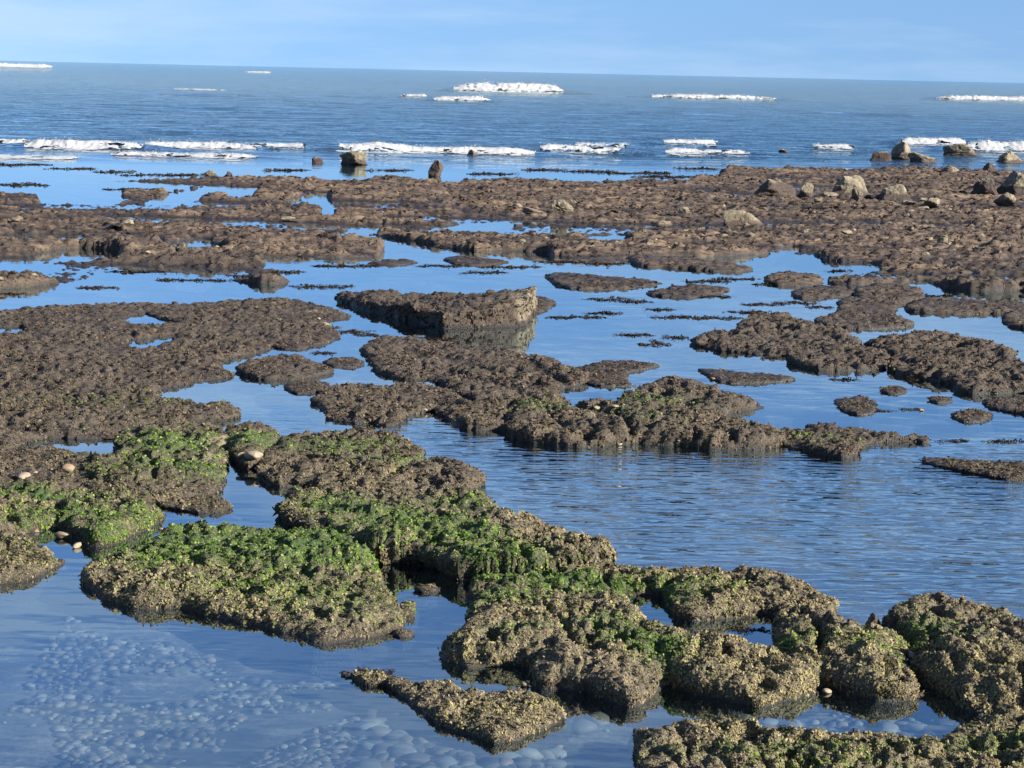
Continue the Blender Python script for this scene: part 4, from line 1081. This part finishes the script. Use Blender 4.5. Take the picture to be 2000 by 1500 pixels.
# ------------------------------------------------------------------ breaking waves
def breaker(px0, px1, py, hp, lab, k, cover, group='breaking waves'):
    """the sheet of foam that tumbles down the face of one breaking wave"""
    c = unproj((px0 + px1) / 2, py); m = c[1] / FPX
    L = (px1 - px0) * m; H = hp * m; h = k * H
    wd = wave_width(h)
    na, nb = int(max(90, (px1 - px0) * 1.0)), 36
    aa, bb = np.meshgrid(np.linspace(0, 1, na), np.linspace(0, 1, nb))
    sd_ = int(px0 + py) % 90
    X = c[0] - L / 2 + aa * L
    dy = (-4.2 + 4.6 * bb) * wd
    Y = c[1] + wd * 0.9 + dy
    q = X / (H + 0.2)
    base = sea_height(X.ravel(), Y.ravel()).reshape(X.shape)
    env = smooth(0, 0.12, aa) * smooth(1, 0.88, aa)
    lum = fbm(q * 0.9, Y / (H + .2) * 0.9, 1.0, 3, sd_, 0.55)
    crest = np.exp(-((dy + 0.12 * wd) / (0.42 * wd)) ** 2)
    along = fbm(q * 0.16, q * 0, 1.0, 3, sd_ + 31)
    Z = base + 0.012 + env * H * ((0.05 + 0.10 * lum) * smooth(-1.75 * wd, -0.6 * wd, dy) + 0.30 * crest * (0.35 + 0.7 * along + 0.5 * np.maximum(0, fbm(q * 1.1, q * 0, 1.0, 3, sd_ + 9, 0.6))))
    Z = np.where(bb > 0.97, base - 0.05, Z)
    X2 = X + 0.2 * H * perlin(q * 2, Z * 3, Y, sd_); Y2 = Y + 0.2 * H * perlin(q * 2.2, Z * 3, Y * 2, sd_ + 2)
    foot = smooth(-1.75 * wd, -0.3 * wd, dy)
    dens = 1.1 * fbm(q * 0.55, dy / wd * 1.6, 1.0, 4, sd_ + 20, 0.75) + 0.55 * along + 0.85 * foot + 0.6 * (env - 1) - 0.62 + cover
    cut = dens > -0.45
    idx = np.arange(X.size).reshape(X.shape)
    f = np.stack([idx[:-1, :-1], idx[:-1, 1:], idx[1:, 1:], idx[1:, :-1]], -1)
    kq = cut[:-1, :-1] & cut[1:, 1:]
    rr = np.random.default_rng(sd_ + 7)
    ns = int((px1 - px0) * 0.9); ok = np.nonzero((dens[int(nb * .86)] > 0.1))[0]
    V_ = np.stack([X2, Y2, Z], -1).reshape(-1, 3); F_ = f[kq]; D_ = dens.ravel()
    if len(ok):
        kcol = rr.choice(ok, ns); row = rr.integers(int(nb * .84), int(nb * .93), ns)
        sp_ = np.stack([X2[row, kcol], Y2[row, kcol], Z[row, kcol]], -1)
        sp_[:, 2] += H * np.abs(rr.normal(0, 0.16, ns)) * (0.4 + 1.8 * np.maximum(0, perlin(sp_[:, 0] / (H * 1.6 + .2), sp_[:, 0] * 0, seed=sd_)))
        sz = m * rr.uniform(0.4, 1.2, (ns, 1, 1))
        tet = np.array([[1, 0, -.5], [-.6, .8, -.5], [-.6, -.8, -.5], [0, 0, 1.0]])
        an = rr.uniform(0, 6.28, ns)[:, None]
        tv = np.stack([tet[None, :, 0] * np.cos(an) - tet[None, :, 1] * np.sin(an), tet[None, :, 0] * np.sin(an) + tet[None, :, 1] * np.cos(an), np.repeat(tet[None, :, 2], ns, 0)], -1) * sz + sp_[:, None]
        b0 = len(V_) + np.arange(ns)[:, None, None] * 4
        tf = (b0 + np.array([[0, 1, 3, 3], [1, 2, 3, 3], [2, 0, 3, 3]])[None]).reshape(-1, 4)
        V_ = np.concatenate([V_, tv.reshape(-1, 3)]); D_ = np.concatenate([D_, np.ones(ns * 4)])
    me = mesh_np('breaking_wave', V_, F_, {'dens': D_}) if not len(ok) else mesh_mix('breaking_wave', V_, F_, tf[:, :3], {'dens': D_})
    add('breaking_wave', me, M_FOAM, label=lab, cat='wave', group=group)
for (a, b, y_, h, lab) in FARW:
    breaker(a, b, y_, h, lab, 0.62, 0.55)
NEARL = ['white surf line running out of frame beside the longest roller','longest thick white surf roller before the lumpy boulder','white surf roller with leaping spray beside the longest roller','thin foam streak just short of the tan lumpy boulder','low second surf line inshore of the longest roller','tall splash of surf directly behind the tan lumpy boulder','long foam line running behind the pillar-like boulder','broken surf crest with spray beyond the pillar-like boulder','short foam line seaward of the dark purple weed','flat foam streak inshore of the short foam line','small curling crest beside the purple-brown rock','thick white surf roller behind the round pale boulder','tall surf roller behind the long tan boulder','faint foam streak inshore of the second surf line','short upper crest above the broken surf crest','small crest topping the roller with leaping spray']
for n_, (a, b, y_, h, rg) in enumerate(NEARW):
    breaker(a, b, y_, h, NEARL[n_], 0.75, rg * 0.8 + 0.26, group='surf lines just off the reef')
